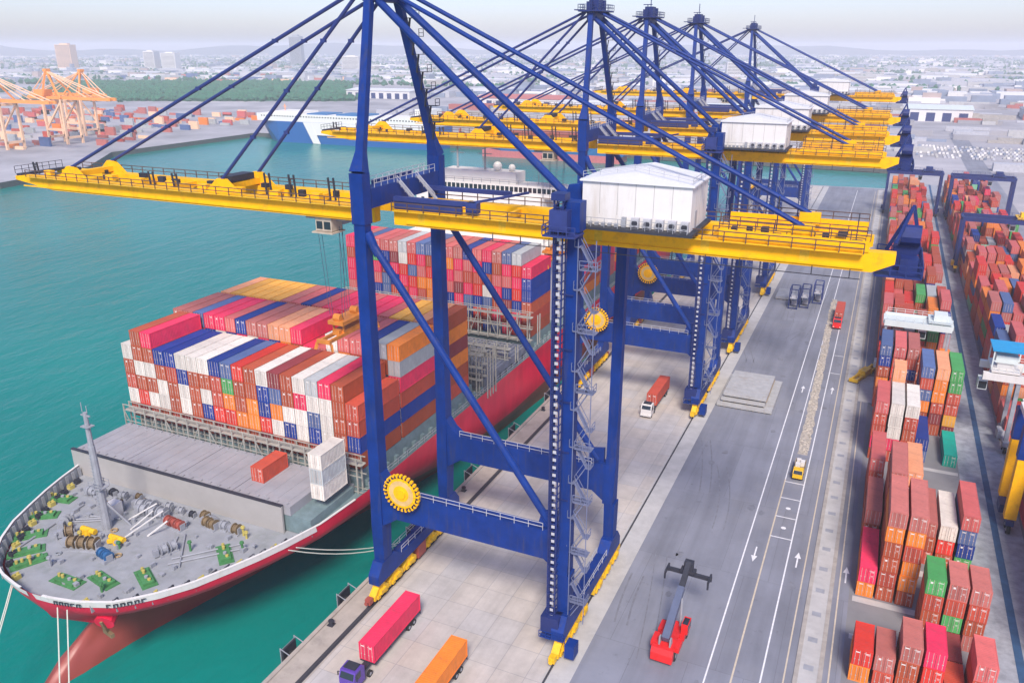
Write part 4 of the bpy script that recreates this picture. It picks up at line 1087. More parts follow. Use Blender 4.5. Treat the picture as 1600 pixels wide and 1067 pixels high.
for y, lab in ((184, 'second nearest blue and yellow quay crane, just behind the foreground crane'), (229, 'middle blue and yellow quay crane, third in the row'),
               (289, 'fourth blue and yellow quay crane in the row, its house half hidden'), (405, 'farthest blue and yellow quay crane at the end of the row')):
    cc = copy_tree(crane); cc.location.y = y; cc['label'] = lab

# spreaders hanging from the trolleys
def spreader(x, y, z, label, topz=55.5):
    t = thing('container_spreader', label, 'spreader', (x, y, z), 0, 'spreaders hanging from the quay cranes')
    mb = MB()
    for xx in (-.8,.8): mb.box(xx-.2, xx+.2, -6, 6, 0, .5)
    for yy in (-6,6): mb.box(-1.2,1.2,yy-.25,yy+.25,-.05,.55)
    mb.cb((0,0,.5),(1.9,4.4,.9)); mb.cb((0,-2.6,.7),(1.2,.9,.8)); mb.cb((0,2.6,.7),(1.2,.9,.8))
    for yy in (-6,6):
        for xx in (-1.25,1.25): mb.beam((xx,yy,0),(xx*1.25,yy*1.03,-1.1),.22,.5)
    mb.build('spreader_frame', M['orange'], t)
    mb = MB(); mb.box(-1.4,1.4,-3,3,1.9,2.5)
    for yy in (-2.2,2.2):
        mb.tube((-.6,yy,2.9),(.6,yy,2.9),.6,n=12); mb.beam((-.9,yy,.9),(-.9,yy,1.9),.25); mb.beam((.9,yy,.9),(.9,yy,1.9),.25)
    mb.build('headblock', M['orange'], t)
    mb = MB()
    for xx in (-1.4,1.4):
        for yy in (-2.6,-1.9,1.9,2.6): mb.tube((xx*.8,yy,3.2),(xx*1.4,yy*1.1,topz-z),.045,n=4)
    mb.build('hoist_rope', M['wire'], t)
    return t
spreader(-72.6, 98, 38.2, "orange spreader hanging on ropes over the ship's front containers")
spreader(-72.6, 184, 30.0, 'orange spreader hanging below the second crane boom over the ship')

# ------------------------------------------------------------------ road vehicles
def wheel(par, x, y, r=.5, w=.35, name='wheel'):
    mb = MB(); mb.m = 0; mb.tube((x-w/2,y,r),(x+w/2,y,r),r,n=14); mb.m = 1; mb.tube((x-w/2-.02,y,r),(x+w/2+.02,y,r),r*.5,n=10)
    return mb.build(name, [M['rubber'], M['grey']], par)
def truck(label, loc, rz, cabmat, cols, group='terminal trucks', L=12.4):
    """nose towards -y; container rests on it separately"""
    t = thing('container_truck', label, 'truck', loc, rz, group)
    mb = MB()
    mb.box(-.45,.45,-2.4,L-.4,.95,1.25); mb.box(-1.2,1.2,.2,L,1.25,1.42)
    for y in (0.3, 4, 8, L-.3): mb.box(-1.22,1.22,y-.12,y+.12,1.08,1.24)
    mb.box(-1.1,1.1,L-.05,L+.05,.7,1.0); mb.build('trailer', M['dark'], t)
    mb = MB(); mb.prism([(-4.6,.75),(-2.2,.75),(-2.2,3.0),(-2.6,3.3),(-4.2,3.2),(-4.6,2.2)], -1.2, 1.2, 'x'); mb.box(-1.25,1.25,-4.75,-4.6,.55,1.05); cab = mb.build('cab', cabmat, t)
    mb = MB(); mb.add([(-1.05,-4.63,2.2),(1.05,-4.63,2.2),(1.0,-4.29,3.0),(-1.0,-4.29,3.0)],[(0,1,2,3)])
    for s in (-1,1): mb.box(min(s*1.2,s*1.23),max(s*1.2,s*1.23),-4.2,-3.1,1.9,2.9)
    mb.build('windscreen', M['glass'], cab)
    mb = MB()
    for s in (-1,1): mb.box(s*.9-.18,s*.9+.18,-4.79,-4.75,.75,.95)
    mb.build('headlight', M['mark'], cab)
    mb = MB(); mb.m = 0; mb.box(-.9,.9,-3.9,-2.6,3.3,3.42)
    for s in (-1,1): mb.beam((s*1.25,-4.3,2.8),(s*1.5,-4.35,2.8),.08); mb.box(s*1.5-.06,s*1.5+.06,-4.42,-4.28,2.2,2.8)
    mb.build('mirror', M['dark'], cab)
    for s in (-1,1):
        for y in (-3.7,-.9,L-3.2,L-1.9): wheel(t, s*1.0, y)
    return t
def loaded(label, loc, rz, cabmat, colour, clabel, L=12.19, H=2.75):
    truck(label, loc, rz, cabmat, colour)
    ca, sa = math.cos(rz), math.sin(rz); yy = .1 + L/2
    container(colour, loc[0]-sa*yy, loc[1]+ca*yy, 1.43, L, H, clabel, 'containers carried on trucks', rz=rz+1e-6)
loaded('purple cabbed truck at the bottom edge carrying a pink container', (-54.6,72.5,.02), 0.0, M['purple'], 'pink red', 'long pink container on the purple cabbed truck by the quay edge')
loaded('truck at the bottom edge carrying an orange container', (-43.8,66.8,.02), 0.0, M['white'], 'orange', 'long orange container on the truck at the bottom of the apron')
loaded('pale cabbed truck under the second crane carrying a red container', (-41.6,170.2,.02), 0.0, M['white'], 'brick red', 'long brick red container on the pale cabbed truck under the crane')
truck('red flatbed truck waiting in the road lane beside the sandy strip', (-6.2,254,.02), 0.0, M['reachred'], None)
container('brick red', -6.2, 254.2, 1.43, 12.19, 2.6, 'brick red container on the truck far down the road lane', 'containers carried on trucks')
# yellow crash truck on the road
t = thing('service_truck', 'small yellow service truck with white equipment boxes on the quay road', 'truck', (-6.9,153,.02), 0)
t.scale = (.88,.88,.88)
mb = MB(); mb.box(-1.1,1.1,-2.6,4.6,.6,.95); mb.build('chassis', M['dark'], t)
mb = MB(); mb.prism([(-3.4,.7),(-1.3,.7),(-1.3,2.5),(-2.9,2.5),(-3.4,1.7)], -1.05, 1.05, 'x'); cb_ = mb.build('cab', M['yellowdk'], t)
mb = MB(); mb.add([(-.95,-3.41,1.72),(.95,-3.41,1.72),(.9,-2.95,2.42),(-.9,-2.95,2.42)],[(0,1,2,3)]); mb.build('windscreen', M['glass'], cb_)
mb = MB(); mb.box(-1.15,1.15,-1.2,4.6,.96,1.3); mb.box(-1.15,-1.05,-1.2,4.6,1.3,1.8); mb.box(1.05,1.15,-1.2,4.6,1.3,1.8); mb.build('flatbed', M['timber'], t)
mb = MB(); mb.cb((-.4,.6,1.9),(1.0,1.2,1.2)); mb.cb((.5,2.4,1.8),(.9,1.5,1.0)); mb.cb((-.4,3.6,1.7),(.9,.9,.8)); mb.build('equipment_box', M['white'], t)
for s in (-1,1):
    for y in (-2.4,.4,3.4): wheel(t, s*1.0, y, .45, .3)
def cargo_frame(x, y, label, mat):
    t = thing('cargo_frame', label, 'steel frame', (x,y,.02), 0, 'steel cargo frames standing on the quay road')
    mb = MB()
    for sx in (-1.3,1.3):
        for yy in (-3,3): mb.beam((sx,yy,0),(sx,yy,6.5),.28)
        mb.beam((sx,-3,6.5),(sx,3,6.5),.28); mb.beam((sx,-3,3.2),(sx,3,3.2),.22); mb.beam((sx,-3,.2),(sx,3,6.4),.14)
    for yy in (-3,3): mb.beam((-1.3,yy,6.5),(1.3,yy,6.5),.24); mb.beam((-1.3,yy,.3),(1.3,yy,.3),.24)
    mb.build('frame', mat, t)
    mb = MB(); mb.box(-1.15,1.15,-2.8,2.8,3.35,3.5); mb.cb((0,-1,3.9),(1.6,1.4,.8)); mb.cb((.1,1.4,1.1),(1.8,1.6,1.6)); mb.build('load', M['rail'], t)
cargo_frame(-20.6, 268, 'nearer dark steel cargo frame standing on the quay road', M['navy']); cargo_frame(-17.4, 270.5, 'wide dark steel cargo frame between the two others on the quay road', M['navy'])
cargo_frame(-14.0, 277, 'farther dark steel cargo frame holding pale gear on the quay road', M['stay'])

# reach stacker
t = thing('reach_stacker', 'red reach stacker with dark boom and spreader raised on the road', 'reach stacker', (-18.2,94.6,.02), -.03)
mb = MB(); mb.prism([(-3.9,.8),(3.3,.8),(3.3,1.6),(1.0,1.75),(-1.4,2.2),(-3.9,2.2)], -1.25, 1.25, 'x')
mb.box(-2.0,-1.26,-3.2,-1.0,1.5,2.3); mb.box(1.26,2.0,-3.2,-1.0,1.5,2.3); mb.box(1.26,1.9,.1,2.2,1.0,2.0); mb.box(-1.9,-1.26,.1,2.2,1.0,2.0)
bdy = mb.build('body', M['reachred'], t)
mb = MB(); mb.prism([(-4.9,.7),(-3.9,.7),(-3.9,2.6),(-4.5,2.6),(-4.9,1.9)], -1.5, 1.5, 'x'); mb.build('counterweight', M['reachred'], t)
mb = MB(); mb.box(1.3,2.25,.3,2.3,2.05,3.6); cbx = mb.build('cab', M['reachred'], t)
mb = MB(); mb.box(1.35,2.2,2.3,2.34,2.4,3.4); mb.box(2.25,2.28,.5,2.1,2.4,3.4); mb.box(1.4,2.15,.5,2.0,3.6,3.64); mb.build('window', M['glass'], cbx)
mb = MB(); mb.beam((0,-3.0,3.0),(0,4.4,6.6),1.05,1.1,.95,1.0); bmx = mb.build('boom', M['boomgrey'], t)
mb = MB(); mb.beam((0,3.2,6.05),(0,8.2,8.4),.75,.75); mb.cb((0,8.3,7.9),(1.3,1.1,1.4)); mb.build('boom_extension', M['dark'], bmx)
mb = MB()
for s in (-1,1): mb.tube((s*.75,2.4,1.6),(s*.5,3.0,5.9),.18,n=8); mb.cut()
mb.build_each('lift_cylinder', M['grey'], t)
mb = MB()
for s in (-1,1): mb.prism([(-3.4,2.2),(-2.2,2.2),(-2.7,3.4),(-3.3,3.4)], s*.75-.1, s*.75+.1, 'x'); mb.cut()
mb.build_each('boom_bracket', M['grey'], t)
mb = MB(); mb.box(-3.1,3.1,8.0,8.5,6.3,6.8); mb.box(-1.1,1.1,7.7,8.8,6.8,7.3)
for s in (-1,1): mb.box(min(s*3.05,s*3.3),max(s*3.05,s*3.3),7.1,9.4,6.2,6.7); mb.beam((s*3.2,7.2,6.3),(s*3.2,7.2,5.4),.25); mb.beam((s*3.2,9.3,6.3),(s*3.2,9.3,5.4),.25)
mb.build('spreader', M['dark'], t)
for s in (-1,1):
    wheel(t, s*1.5, 2.4, .85, .75); wheel(t, s*1.35, -2.9, .8, .5)

# stacked hatch covers on the road
for t_, (x0,x1,y0,y1) in enumerate(((-28.2,-15.6,179.2,198.6),(-27.4,-17.4,180,196.2),(-27.0,-17.2,180.4,195.6))):
    t = thing('steel_hatch_cover', ['grey steel hatch cover at the bottom of the pile on the quay road','grey steel hatch cover in the middle of the pile on the quay road','grey steel hatch cover on top of the pile on the quay road'][t_], 'hatch cover', (0,0,.02), 0, 'grey hatch covers piled on the quay road')
    z = t_*1.15
    mb = MB(); mb.box(x0,x1,y0,y1,z+.25,z+.95)
    k = y0+1
    while k < y1-1: mb.box(x0+.1,x1-.1,k,k+.08,z+.95,z+.99); k += 1.9
    mb.build('cover_plate', M['covergrey'], t)
    mb = MB(); k = x0+.5
    while k < x1: mb.box(k,k+.3,y0+.2,y1-.2,z+.0,z+.25); k += 1.3
    mb.build('dunnage', M['timber'], t)
t = thing('steel_hatch_cover', 'dark steel hatch cover lying alone by the steel cargo frames', 'hatch cover', (0,0,.02), 0)
mb = MB(); mb.box(-29.5+2.4,-21.8,274,284.5,.3,1.1)
for k in range(5): mb.box(-27,-21.9,275+k*2,275.3+k*2,1.1,1.2)
mb.build('cover_plate', M['grey'], t)
mb = MB()
for k in range(4): mb.box(-26.8+k*1.4,-26.5+k*1.4,274.2,284.3,0,.3)
mb.build('dunnage', M['timber'], t)
# yellow spreader lying at the road's edge
t = thing('parked_spreader', 'yellow brown steel spreader lying beside the yard edge', 'spreader', (2.9,214,.1), -.35)
mb = MB()
for xx in (-.7,.7): mb.box(xx-.25,xx+.25,-7,7,.2,.9)
for yy in (-6.8,-2,2,6.8): mb.box(-1.1,1.1,yy-.25,yy+.25,.15,.95)
mb.cb((0,0,1.3),(1.8,4,.8)); mb.build('frame', M['yellowdk'], t)
mb = MB()
for yy in (-6.8,6.8): mb.box(-1.3,1.3,yy-.5,yy+.5,0,.15)
mb.build('foot', M['dark'], t)
# quay fenders
for k, y in enumerate((71.5, 84.7, 105, 127, 148, 169, 190, 211, 232)):
    t = thing('quay_fender', f"dark rubber quay fender with light steel frame, number {ORD[k]} from the near end", 'fender', (-66.0,y,0), 0, 'fenders along the quay face')
    mb = MB(); mb.tube((-.02,0,-1.2),(-1.0,0,-1.2),.75,n=10); mb.build('fender_cone', M['rubber'], t)
    mb = MB(); mb.box(-1.3,-1.0,-1.4,1.4,-2.8,.6)
    mb.build('fender_panel', M['dark'], t)
    mb = MB()
    for z in (-.2, .5): mb.beam((-1.34,-1.6,z),(-1.34,1.6,z),.12)
    for yy in (-1.5,1.5): mb.beam((-1.34,yy,-2.6),(-1.34,yy,1.0),.12); mb.beam((-1.3,yy,.9),(.3,yy,.3),.1)
    mb.build('fender_frame', M['grey'], t)
for k, y in enumerate((78, 94, 120, 140, 160)):
    mb = MB(); mb.tube((0,0,0),(0,0,.55),.3,.25,10); mb.tube((0,0,.55),(0,0,.8),.42,.42,10); mb.box(-.5,.5,-.5,.5,-.02,.05)
    tag(mb.build('mooring_bollard', M['dark'], loc=(-64.6,y,.02)), f"dark iron mooring bollard on the quay edge, {ORD[k]} from the near end", 'bollard', 'bollards along the quay edge')

# ------------------------------------------------------------------ yard gantries
def rtg(label, loc, span, H, legmat, topmat, wheelmat, group='yard gantry cranes', gauge=8.5, cabroof=None, legmat2=None, trolley_f=.75, lw=1.0, over=.5, deck=False):
    t = thing('yard_gantry_crane', label, 'crane', loc, 0, group)
    for y in (0, gauge):
        mb = MB(); mb.box(-over, span+.5, y-.55, y+.55, H-1.5, H); mb.build('gantry_beam', topmat, t)
    mb = MB()
    if deck: mb.box(-over+.2, span*.99, .56, gauge-.56, H-.5, H-.3)
    for x in (-.4, span+.4): mb.box(x-.4,x+.4,.56,gauge-.56,H-1.2,H-.2)
    mb.rails((0,-.5,H),(span,-.5,H),1.1,2,.08); mb.rails((0,gauge+.5,H),(span,gauge+.5,H),1.1,2,.08); mb.build('end_tie', topmat, t)
    for x in (0, span):
        for y in (0, gauge):
            mb = MB(); mb.beam((x,y,2.6),(x,y,H-1.5),lw,lw*1.1,lw*1.1,lw*1.1,up=(1,0,0)); mb.build('leg', legmat, t)
            if legmat2:
                mb = MB(); mb.beam((x,y,H*.66),(x,y,H-1.48),lw*1.15,lw*1.25,lw*1.2,lw*1.2,up=(1,0,0)); mb.build('leg_top', legmat2, t)
        mb = MB(); mb.box(x-.6,x+.6,-1.6,gauge+1.6,1.7,2.6); mb.cb((x+(.9 if x else -.9),gauge/2,2.6),(.9,3,1.6)); mb.build('sill_beam', wheelmat, t)
        for y in (-1,1,gauge-1,gauge+1): wheel(t, x, y, .8, .6)
    tx = span*trolley_f
    mb = MB(); mb.box(tx-2.6,tx+2.6,-.3,gauge+.3,H+.25,H+.6); mb.cb((tx,gauge*.5,H+1.4),(3,3.6,1.6)); mb.rails((tx-2.6,-.3,H+.6),(tx+2.6,-.3,H+.6),1.1,1.2,.08); mb.build('trolley', wheelmat if not cabroof else topmat, t)
    mb = MB(); mb.m = 0; mb.box(tx-4.4,tx-2.7,.8,3.2,H-4.2,H-1.9); mb.m = 1; mb.box(tx-4.3,tx-2.8,.74,.8,H-4,H-2.4); mb.box(tx-4.3,tx-2.8,1.0,3.0,H-4.26,H-4.2); mb.m = 0
    mb.beam((tx-3,2,H-1.9),(tx-2.4,2,H+.3),.3); cab = mb.build('driver_cab', [M['rtgpale'] , M['glass']], t)
    if cabroof:
        mb = MB(); mb.box(tx-3.0,tx+3.4,.2,gauge-.2,H+4.6,H+4.9); rf = mb.build('trolley_roof', cabroof, t)
        mb = MB()
        for xx in (tx-2.6,tx+3):
            for yy in (.6,gauge-.6): mb.beam((xx,yy,H+.6),(xx,yy,H+4.6),.25)
        mb.cb((tx,gauge*.5,H+2.6),(4,4.4,1.6)); mb.beam((tx-2.6,.6,H+2.4),(tx+3,.6,H+2.4),.2); mb.build('winch_frame', M['rtgpale'], t)
    return t
rtg('pale grey green yard gantry spanning the first block beyond the purple container', (6.1,214.5,0), 14.2, 15.6, M['runway'], M['rtgpale'], M['rtgpale'], trolley_f=.84, gauge=6.5, lw=.5, deck=True)
rtg('white yard gantry with blue roofed trolley over the second block', (31.2,181,0), 22, 17.0, M['runway'], M['white'], M['grey'], cabroof=M['cyan'], trolley_f=-.12, gauge=7.5, lw=.7, over=6.6)
rtg('yellow legged yard gantry with navy wheel bogies at the right edge', (28.6,147.5,0), 27, 21.5, M['yellow'], M['white'], M['navy'], legmat2=M['blue'], trolley_f=.8, lw=1.7)
rtg('navy yard gantry at the far end of the first block', (2.6,452,0), 24, 21.5, M['navy'], M['navy'], M['navy'], legmat2=None)
rtg('navy yard gantry at the far end of the second block', (31,446,0), 26, 21.5, M['navy'], M['navy'], M['navy'])
rtg('navy yard gantry with yellow feet in the middle of the second block', (29.6,338,0), 26, 21, M['navy'], M['navy'], M['yellowdk'])

# ------------------------------------------------------------------ far shore
def farcrane(x, y, s, label, flip=1):
    t = thing('orange_gantry_crane', label, 'crane', (x,y,0), 0, 'orange quay cranes across the basin')
    t.scale = (s*flip, s, s)
    mb = MB()
    for xx in (-12,12):
        for yy in (-8,8): mb.beam((xx,yy,0),(xx,yy,40),2)
        mb.beam((xx,-8,6),(xx,8,6),2); mb.beam((xx,-8,38),(xx,8,38),2)
    for yy in (-8,8): mb.beam((-12,yy,13),(12,yy,13),2.2); mb.beam((-12,yy,38),(12,yy,14),1.4)
    mb.build('leg_frame', M['farpale'], t)
    mb = MB()
    for yy in (-3,3): mb.beam((-70,yy,41),(38,yy,41),1.6,2.6)
    for k in range(-66,38,6): mb.beam((k,-3,41),(k,3,41),.8)
    mb.build('boom', M['farorange'], t)
    mb = MB()
    for yy in (-1,1): mb.beam((12,yy*8,41),(10,yy*1.5,64),1.5); mb.beam((-12,yy*8,41),(9,yy*1.5,64),1.2)
    mb.cb((10,0,65),(4,5,2.5)); mb.build('apex_frame', M['farorange'], t)
    mb = MB()
    for yy in (-1,1):
        for xx in (-64,-40,36): mb.tube((10,yy,64),(xx,yy*3,42),.5,n=5)
    mb.build('stay', M['farpale'], t)
    mb = MB(); mb.box(14,26,-5,5,42.4,48); mb.build('machine_house', M['farorange'], t)
    return t
farcrane(-655, 500, .93, 'orange quay crane with tall apex at the left edge of the basin', -1)
farcrane(-665, 452, .93, 'pale orange quay crane cut by the left frame edge', -1)
farcrane(-700, 555, .9, 'orange quay crane half hidden behind its taller neighbour', 1)
farcrane(-760, 500, .8, 'faint orange quay crane farthest to the left', 1)

def bulkset(name, label, cat, boxes, mats):
    mb = MB()
    for (x,y,z,a,b,c,m) in boxes: mb.m = m; mb.box(x-a/2,x+a/2,y-b/2,y+b/2,z,z+c)
    o = mb.build(name, mats); kind(tag(o, label, cat), 'stuff'); return o
cs = [CM['rose'],CM['dusty pink'],CM['orange'],CM['slate blue'],CM['light grey'],CM['brick red'],M['farpale'],CM['navy blue']]  # paler paints, with some of the distance haze put into the colour
rr = random.Random(3); bx = []
for k in range(360):
    x = rr.uniform(-1040,-615); y = rr.uniform(440,800)
    if x > -640 and y > 560: continue
    bx.append((round(x/13)*13, round(y/4)*4, 0, 12.2, 2.4, 2.5*rr.choice([1,1,1,2,2,3]), rr.choice([0,1,1,1,2,3,4,4,5,6,6])))
for k in range(170):
    bx.append((rr.uniform(-1900,-1200), rr.uniform(1560,2000), 0, rr.uniform(12,60), 3, 2.6*rr.randint(1,3), rr.choice([1,3,4,4,6])))
bulkset('far_containers', 'colourful container rows in the terminal across the basin', 'containers', bx, cs)
# car carrier
t = thing('car_carrier', 'blue hulled car carrier ship with white top moored across the basin', 'ship', (-548,628,0), 0)
def shiphull(t, L, W, z0, z1, mat, boot=None, raked=True):
    mb = MB(); top = [(0,0),(L*.06,-W*.32),(L*.16,-W*.5),(L*.97,-W*.5),(L,-W*.42),(L,W*.42),(L*.97,W*.5),(L*.16,W*.5),(L*.06,W*.32)]
    bot = [(a+ (L*.06 if a < L*.1 else 0), b*.92) for a,b in top]
    n = len(top); mb.add([(a,b,z1) for a,b in top]+[(a,b,z0) for a,b in bot], [tuple(range(n)), tuple(reversed(range(n,2*n)))]+[(k,n+k,n+(k+1)%n,(k+1)%n) for k in range(n)])
    return mb.build('hull', mat, t)
shiphull(t, 200, 32, -4.5, 15, M['shipblue'])
mb = MB(); mb.box(9,197,-15.4,15.4,15,21.5); mb.box(3.5,9,-8,8,15,18); mb.box(24,58,-13,13,21.5,23.5); mb.box(176,192,-9,9,21.5,29); mb.build('superstructure', M['crew'], t)
mb = MB()
for k in range(60): mb.box(14+k*3,15.4+k*3,-15.46,-15.4,19,20)
mb.build('window_row', M['glass'], t)
mb = MB(); mb.box(71,194,-16.2,-16.02,4,14.96); mb.prism([(62,14.9),(70.95,14.9),(80,-3.6),(72,-3.6)], -16.3, -16.04, 'y'); mb.build('white_band', M['crew'], t)
mb = MB(); mb.tube((30,0,23.5),(30,0,29),.4,n=6); mb.beam((28,0,27),(32,0,27),.4); mb.build('mast', M['farorange'], t)
mb = MB(); mb.box(96,126,-12,12,21.5,22.6); mb.box(64,86,-12,12,21.5,22.4); mb.build_each('roof_deck', M['shipteal'], t)
t = thing('feeder_ship', 'small blue hulled ship with pink waterline moored at the far quay', 'ship', (-300,606,0), 0)
shiphull(t, 120, 20, 1.5, 11, M['shipteal'])
mb = MB(); mb.box(3,118,-9.6,9.6,-4.5,1.5); mb.build('boot_topping', M['pinkboot'], t)
mb = MB(); mb.box(88,112,-8,8,11,24); mb.box(86,110,-9.6,9.6,24,27); mb.build('superstructure', M['crew'], t)
mb = MB(); mb.box(14,84,-8,8,11,16); mb.build('deck_cargo', CM['rust brown'], t)

# sheds and warehouses to the right and behind
def shed(x, y, a, b, h, wall, roof, label, rise=.12, openf=True):
    t = thing('warehouse', label, 'warehouse', (x,y,0), 0, 'port warehouses beyond the yard')
    mb = MB(); mb.box(-a/2,a/2,-b/2,b/2,0,h); mb.build('wall', wall, t)
    mb = MB(); mb.prism([(-a/2-1,h+.02),(a/2+1,h+.02),(a/2+1,h+.4),(0,h+.4+a*rise),(-a/2-1,h+.4)] if a < b else [(-a/2-1,h+.02),(a/2+1,h+.02),(a/2+1,h+.5),(-a/2-1,h+.5)], -b/2-1, b/2+1, 'y')
    if a >= b: mb.prism([(-b/2-1.01,h+.5),(b/2+1.01,h+.5),(0,h+.5+b*rise)], -a/2-1, a/2+1, 'x')
    mb.build('roof', roof, t)
    mb = MB(); n = max(2,int(a/14))
    for k in range(n): mb.box(-a/2+a*(k+.2)/n,-a/2+a*(k+.75)/n,-b/2-.12,-b/2-.02,0,h*.72)
    mb.build('loading_door', M['navy'], t)
shed(48, 1085, 66, 60, 13, M['white'], M['rtgpale'], 'long pale roofed shed with dark bays beyond the yard', .05)
shed(200, 1150, 120, 70, 10, M['rail'], M['roofw'], 'wide white roofed warehouse right of the pale shed', .04)
shed(-150, 1010, 110, 70, 12, M['white'], M['rtgpale'], 'pale warehouse behind the crane apexes', .05)
shed(-330, 980, 90, 60, 14, M['crew'], M['roofw'], 'cream warehouse block between crane legs', .05)
shed(-470, 1090, 130, 70, 12, M['white'], M['dusty'] if 'dusty' in M else CM['dusty pink'], 'warehouse with dusty pink roof beyond the basin', .05)
shed(330, 940, 150, 50, 9, M['rail'], M['roofw'], 'low white warehouse at the far right', .04)
shed(-760, 1180, 120, 60, 12, M['white'], M['roofw'], 'white roofed warehouse left of the basin head', .04)
# rows of parked cars and open stores
rr = random.Random(8); bx = []
for r in range(7):
    y = 705 + r*13
    for k in range(90):
        x = 22 + k*2.7
        if rr.random() < .25: continue
        m = rr.choice([0,0,1,1,2,2,3]); bx.append((x, y, .1, 1.8, 4.4, .75, m)); bx.append((x, y+.2, .85, 1.6, 2.3, .6, m))
bulkset('parked_cars', 'rows of mostly white cars parked beyond the container yard', 'cars', bx, [M['white'], M['rail'], M['kerbconc'], M['cityblue']])
bx = []
for k in range(330):
    x = rr.uniform(60, 620); y = rr.uniform(640, 1400)
    if x < 330 and 690 < y < 830: continue
    bx.append((x,y,0,rr.uniform(8,50),rr.uniform(3,9),rr.uniform(2,7),rr.choice([0,0,1,2,3,4])))
for k in range(520):
    x = rr.uniform(-560, 30); y = rr.uniform(700, 1600)
    bx.append((x,y,0,rr.uniform(8,60),rr.uniform(3,14),rr.uniform(2,8),rr.choice([0,0,1,2,3,4,5])))
for k in range(620):
    a = math.radians(rr.uniform(-58,14)); d = rr.uniform(1500,3400); x = d*math.sin(a); y = d*math.cos(a)
    if -1800 < x < -700 and y < 1650: continue
    bx.append((x,y,0,rr.uniform(30,140),rr.uniform(14,40),rr.uniform(5,11),rr.choice([0,0,6,6,4,1])))
bulkset('storage_stacks', 'low stored cargo, sheds and trailers spread over the back land', 'storage', bx, [M['rail'], M['kerbedge'], CM['dusty pink'], M['farland'], M['kerbconc'], M['cityblue'], M['roofw']])
# city: individual towers and the mass behind
rr = random.Random(17)
def tower(x, y, a, b, h, mat, label):
    t = thing('office_tower', label, 'building', (x,y,0), .3, 'pale towers on the skyline')
    mb = MB(); mb.box(-a/2,a/2,-b/2,b/2,0,h); mb.box(-a/4,a/4,-b/4,b/4,h,h+h*.06); mb.build('wall', mat, t)
    mb = MB(); k = 4
    while k < h-3: mb.box(-a/2+1.5,a/2-1.5,-b/2-.2,-b/2-.02,k,k+1.6); k += 4
    mb.build('window_row', M['glass'], t)
tower(-2390,3010,50,40,118,M['grey'],'tall slim grey tower standing alone on the left skyline')
tower(-2440,2260,40,40,62,M['white'],'left white block of the pair left of the grey tower')
tower(-2370,2280,52,40,56,M['crew'],'right wide white block of the pair left of the grey tower')
tower(-2900,2280,60,40,84,M['farpale'],'pinkish apartment tower on the far left skyline')
tower(-3250,2150,120,40,40,M['white'],'long low white block at the far left')
tower(-1750,2500,60,40,46,M['white'],'white mid rise block right of the grey tower')
tower(-420,2500,70,40,36,M['white'],'small white block behind the crane row')
tower(560,2700,90,40,40,M['crew'],'pale block on the right skyline')
bx = []
for k in range(4200):
    d = 1400 + 7600*rr.random()**1.4; a = math.radians(rr.uniform(-62, 16))
    x = d*math.sin(a); y = d*math.cos(a)
    if y < 900: continue
    if -1800 < x < -700 and y < 1650: continue
    s = rr.uniform(.4,1.2); h = rr.uniform(3,10)*(1.8 if rr.random() < .08 else 1)
    bx.append((x,y,0,rr.uniform(12,60)*s,rr.uniform(12,40)*s,h,rr.choice([0,1,2,3,3,5,5,5,5,5])))
bulkset('distant_city', 'hazy spread of low pale buildings reaching to the horizon', 'city', bx, [M['white'],M['crew'],M['citywarm'],M['rail'],M['roofw'],M['cityblue']])
# woods: many small crowns in a belt
def wood(name, label, region, n, hmin, hmax, seed):
    rr = random.Random(seed); mb = MB()
    for k in range(n):
        x, y = region(rr); r = rr.uniform(3.5,7.5); h = rr.uniform(hmin,hmax)
        ring = [(x+r*rr.uniform(.7,1.2)*math.cos(j*PI/3+.3), y+r*rr.uniform(.7,1.2)*math.sin(j*PI/3+.3), h*rr.uniform(.4,.7)) for j in range(6)]
        ring0 = [(x+r*.6*math.cos(j*PI/3), y+r*.6*math.sin(j*PI/3), 0) for j in range(6)]
        mb.add(ring0+ring+[(x+rr.uniform(-1,1),y,h)], [(j,(j+1)%6,6+(j+1)%6,6+j) for j in range(6)]+[(6+j,6+(j+1)%6,12) for j in range(6)])
    o = mb.build(name, M['greenwood']); kind(tag(o, label, 'trees'), 'stuff')
BL = [Vector((-1210,880)), Vector((-760,1080)), Vector((-1150,1600)), Vector((-1760,1370))]
kind(MB().add([(v.x,v.y,.02) for v in BL], [(0,1,2,3)]).build('marsh', M['greenwood']), 'structure')
def reg1(rr):
    u = rr.random(); v = rr.random(); p = BL[0].lerp(BL[1],u).lerp(BL[3].lerp(BL[2],u),v); return p.x+rr.gauss(0,10), p.y+rr.gauss(0,10)
wood('mangrove_wood', 'dark green belt of trees across the land behind the orange cranes', reg1, 5200, 4, 9, 2)
def reg2(rr):
    d = rr.uniform(1700, 7000); a = math.radians(rr.uniform(-60, 15)); cl = rr.random()
    return (round(d*math.sin(a)/260)*260 + rr.gauss(0,60), round(d*math.cos(a)/260)*260 + rr.gauss(0,34))
wood('scattered_trees', 'scattered hazy tree clumps between the distant buildings', reg2, 7500, 5, 12, 6)
# lamp masts on the far land
for k,(x,y,h,lab) in enumerate(((150,1240,42,'left tall pale lamp mast beyond the yard at the upper right'),(262,1150,42,'right tall pale lamp mast near the upper right frame edge'))):
    t = thing('lamp_mast', lab, 'lamp mast', (x,y,0), 0, 'lamp masts on the back land')
    mb = MB(); mb.tube((0,0,0),(0,0,h),.6,.35,8); mb.build('pole', M['white'], t)
    mb = MB(); mb.cb((0,0,h+.4),(4.5,1.5,.8)); mb.build('lamp_head', M['rail'], t)
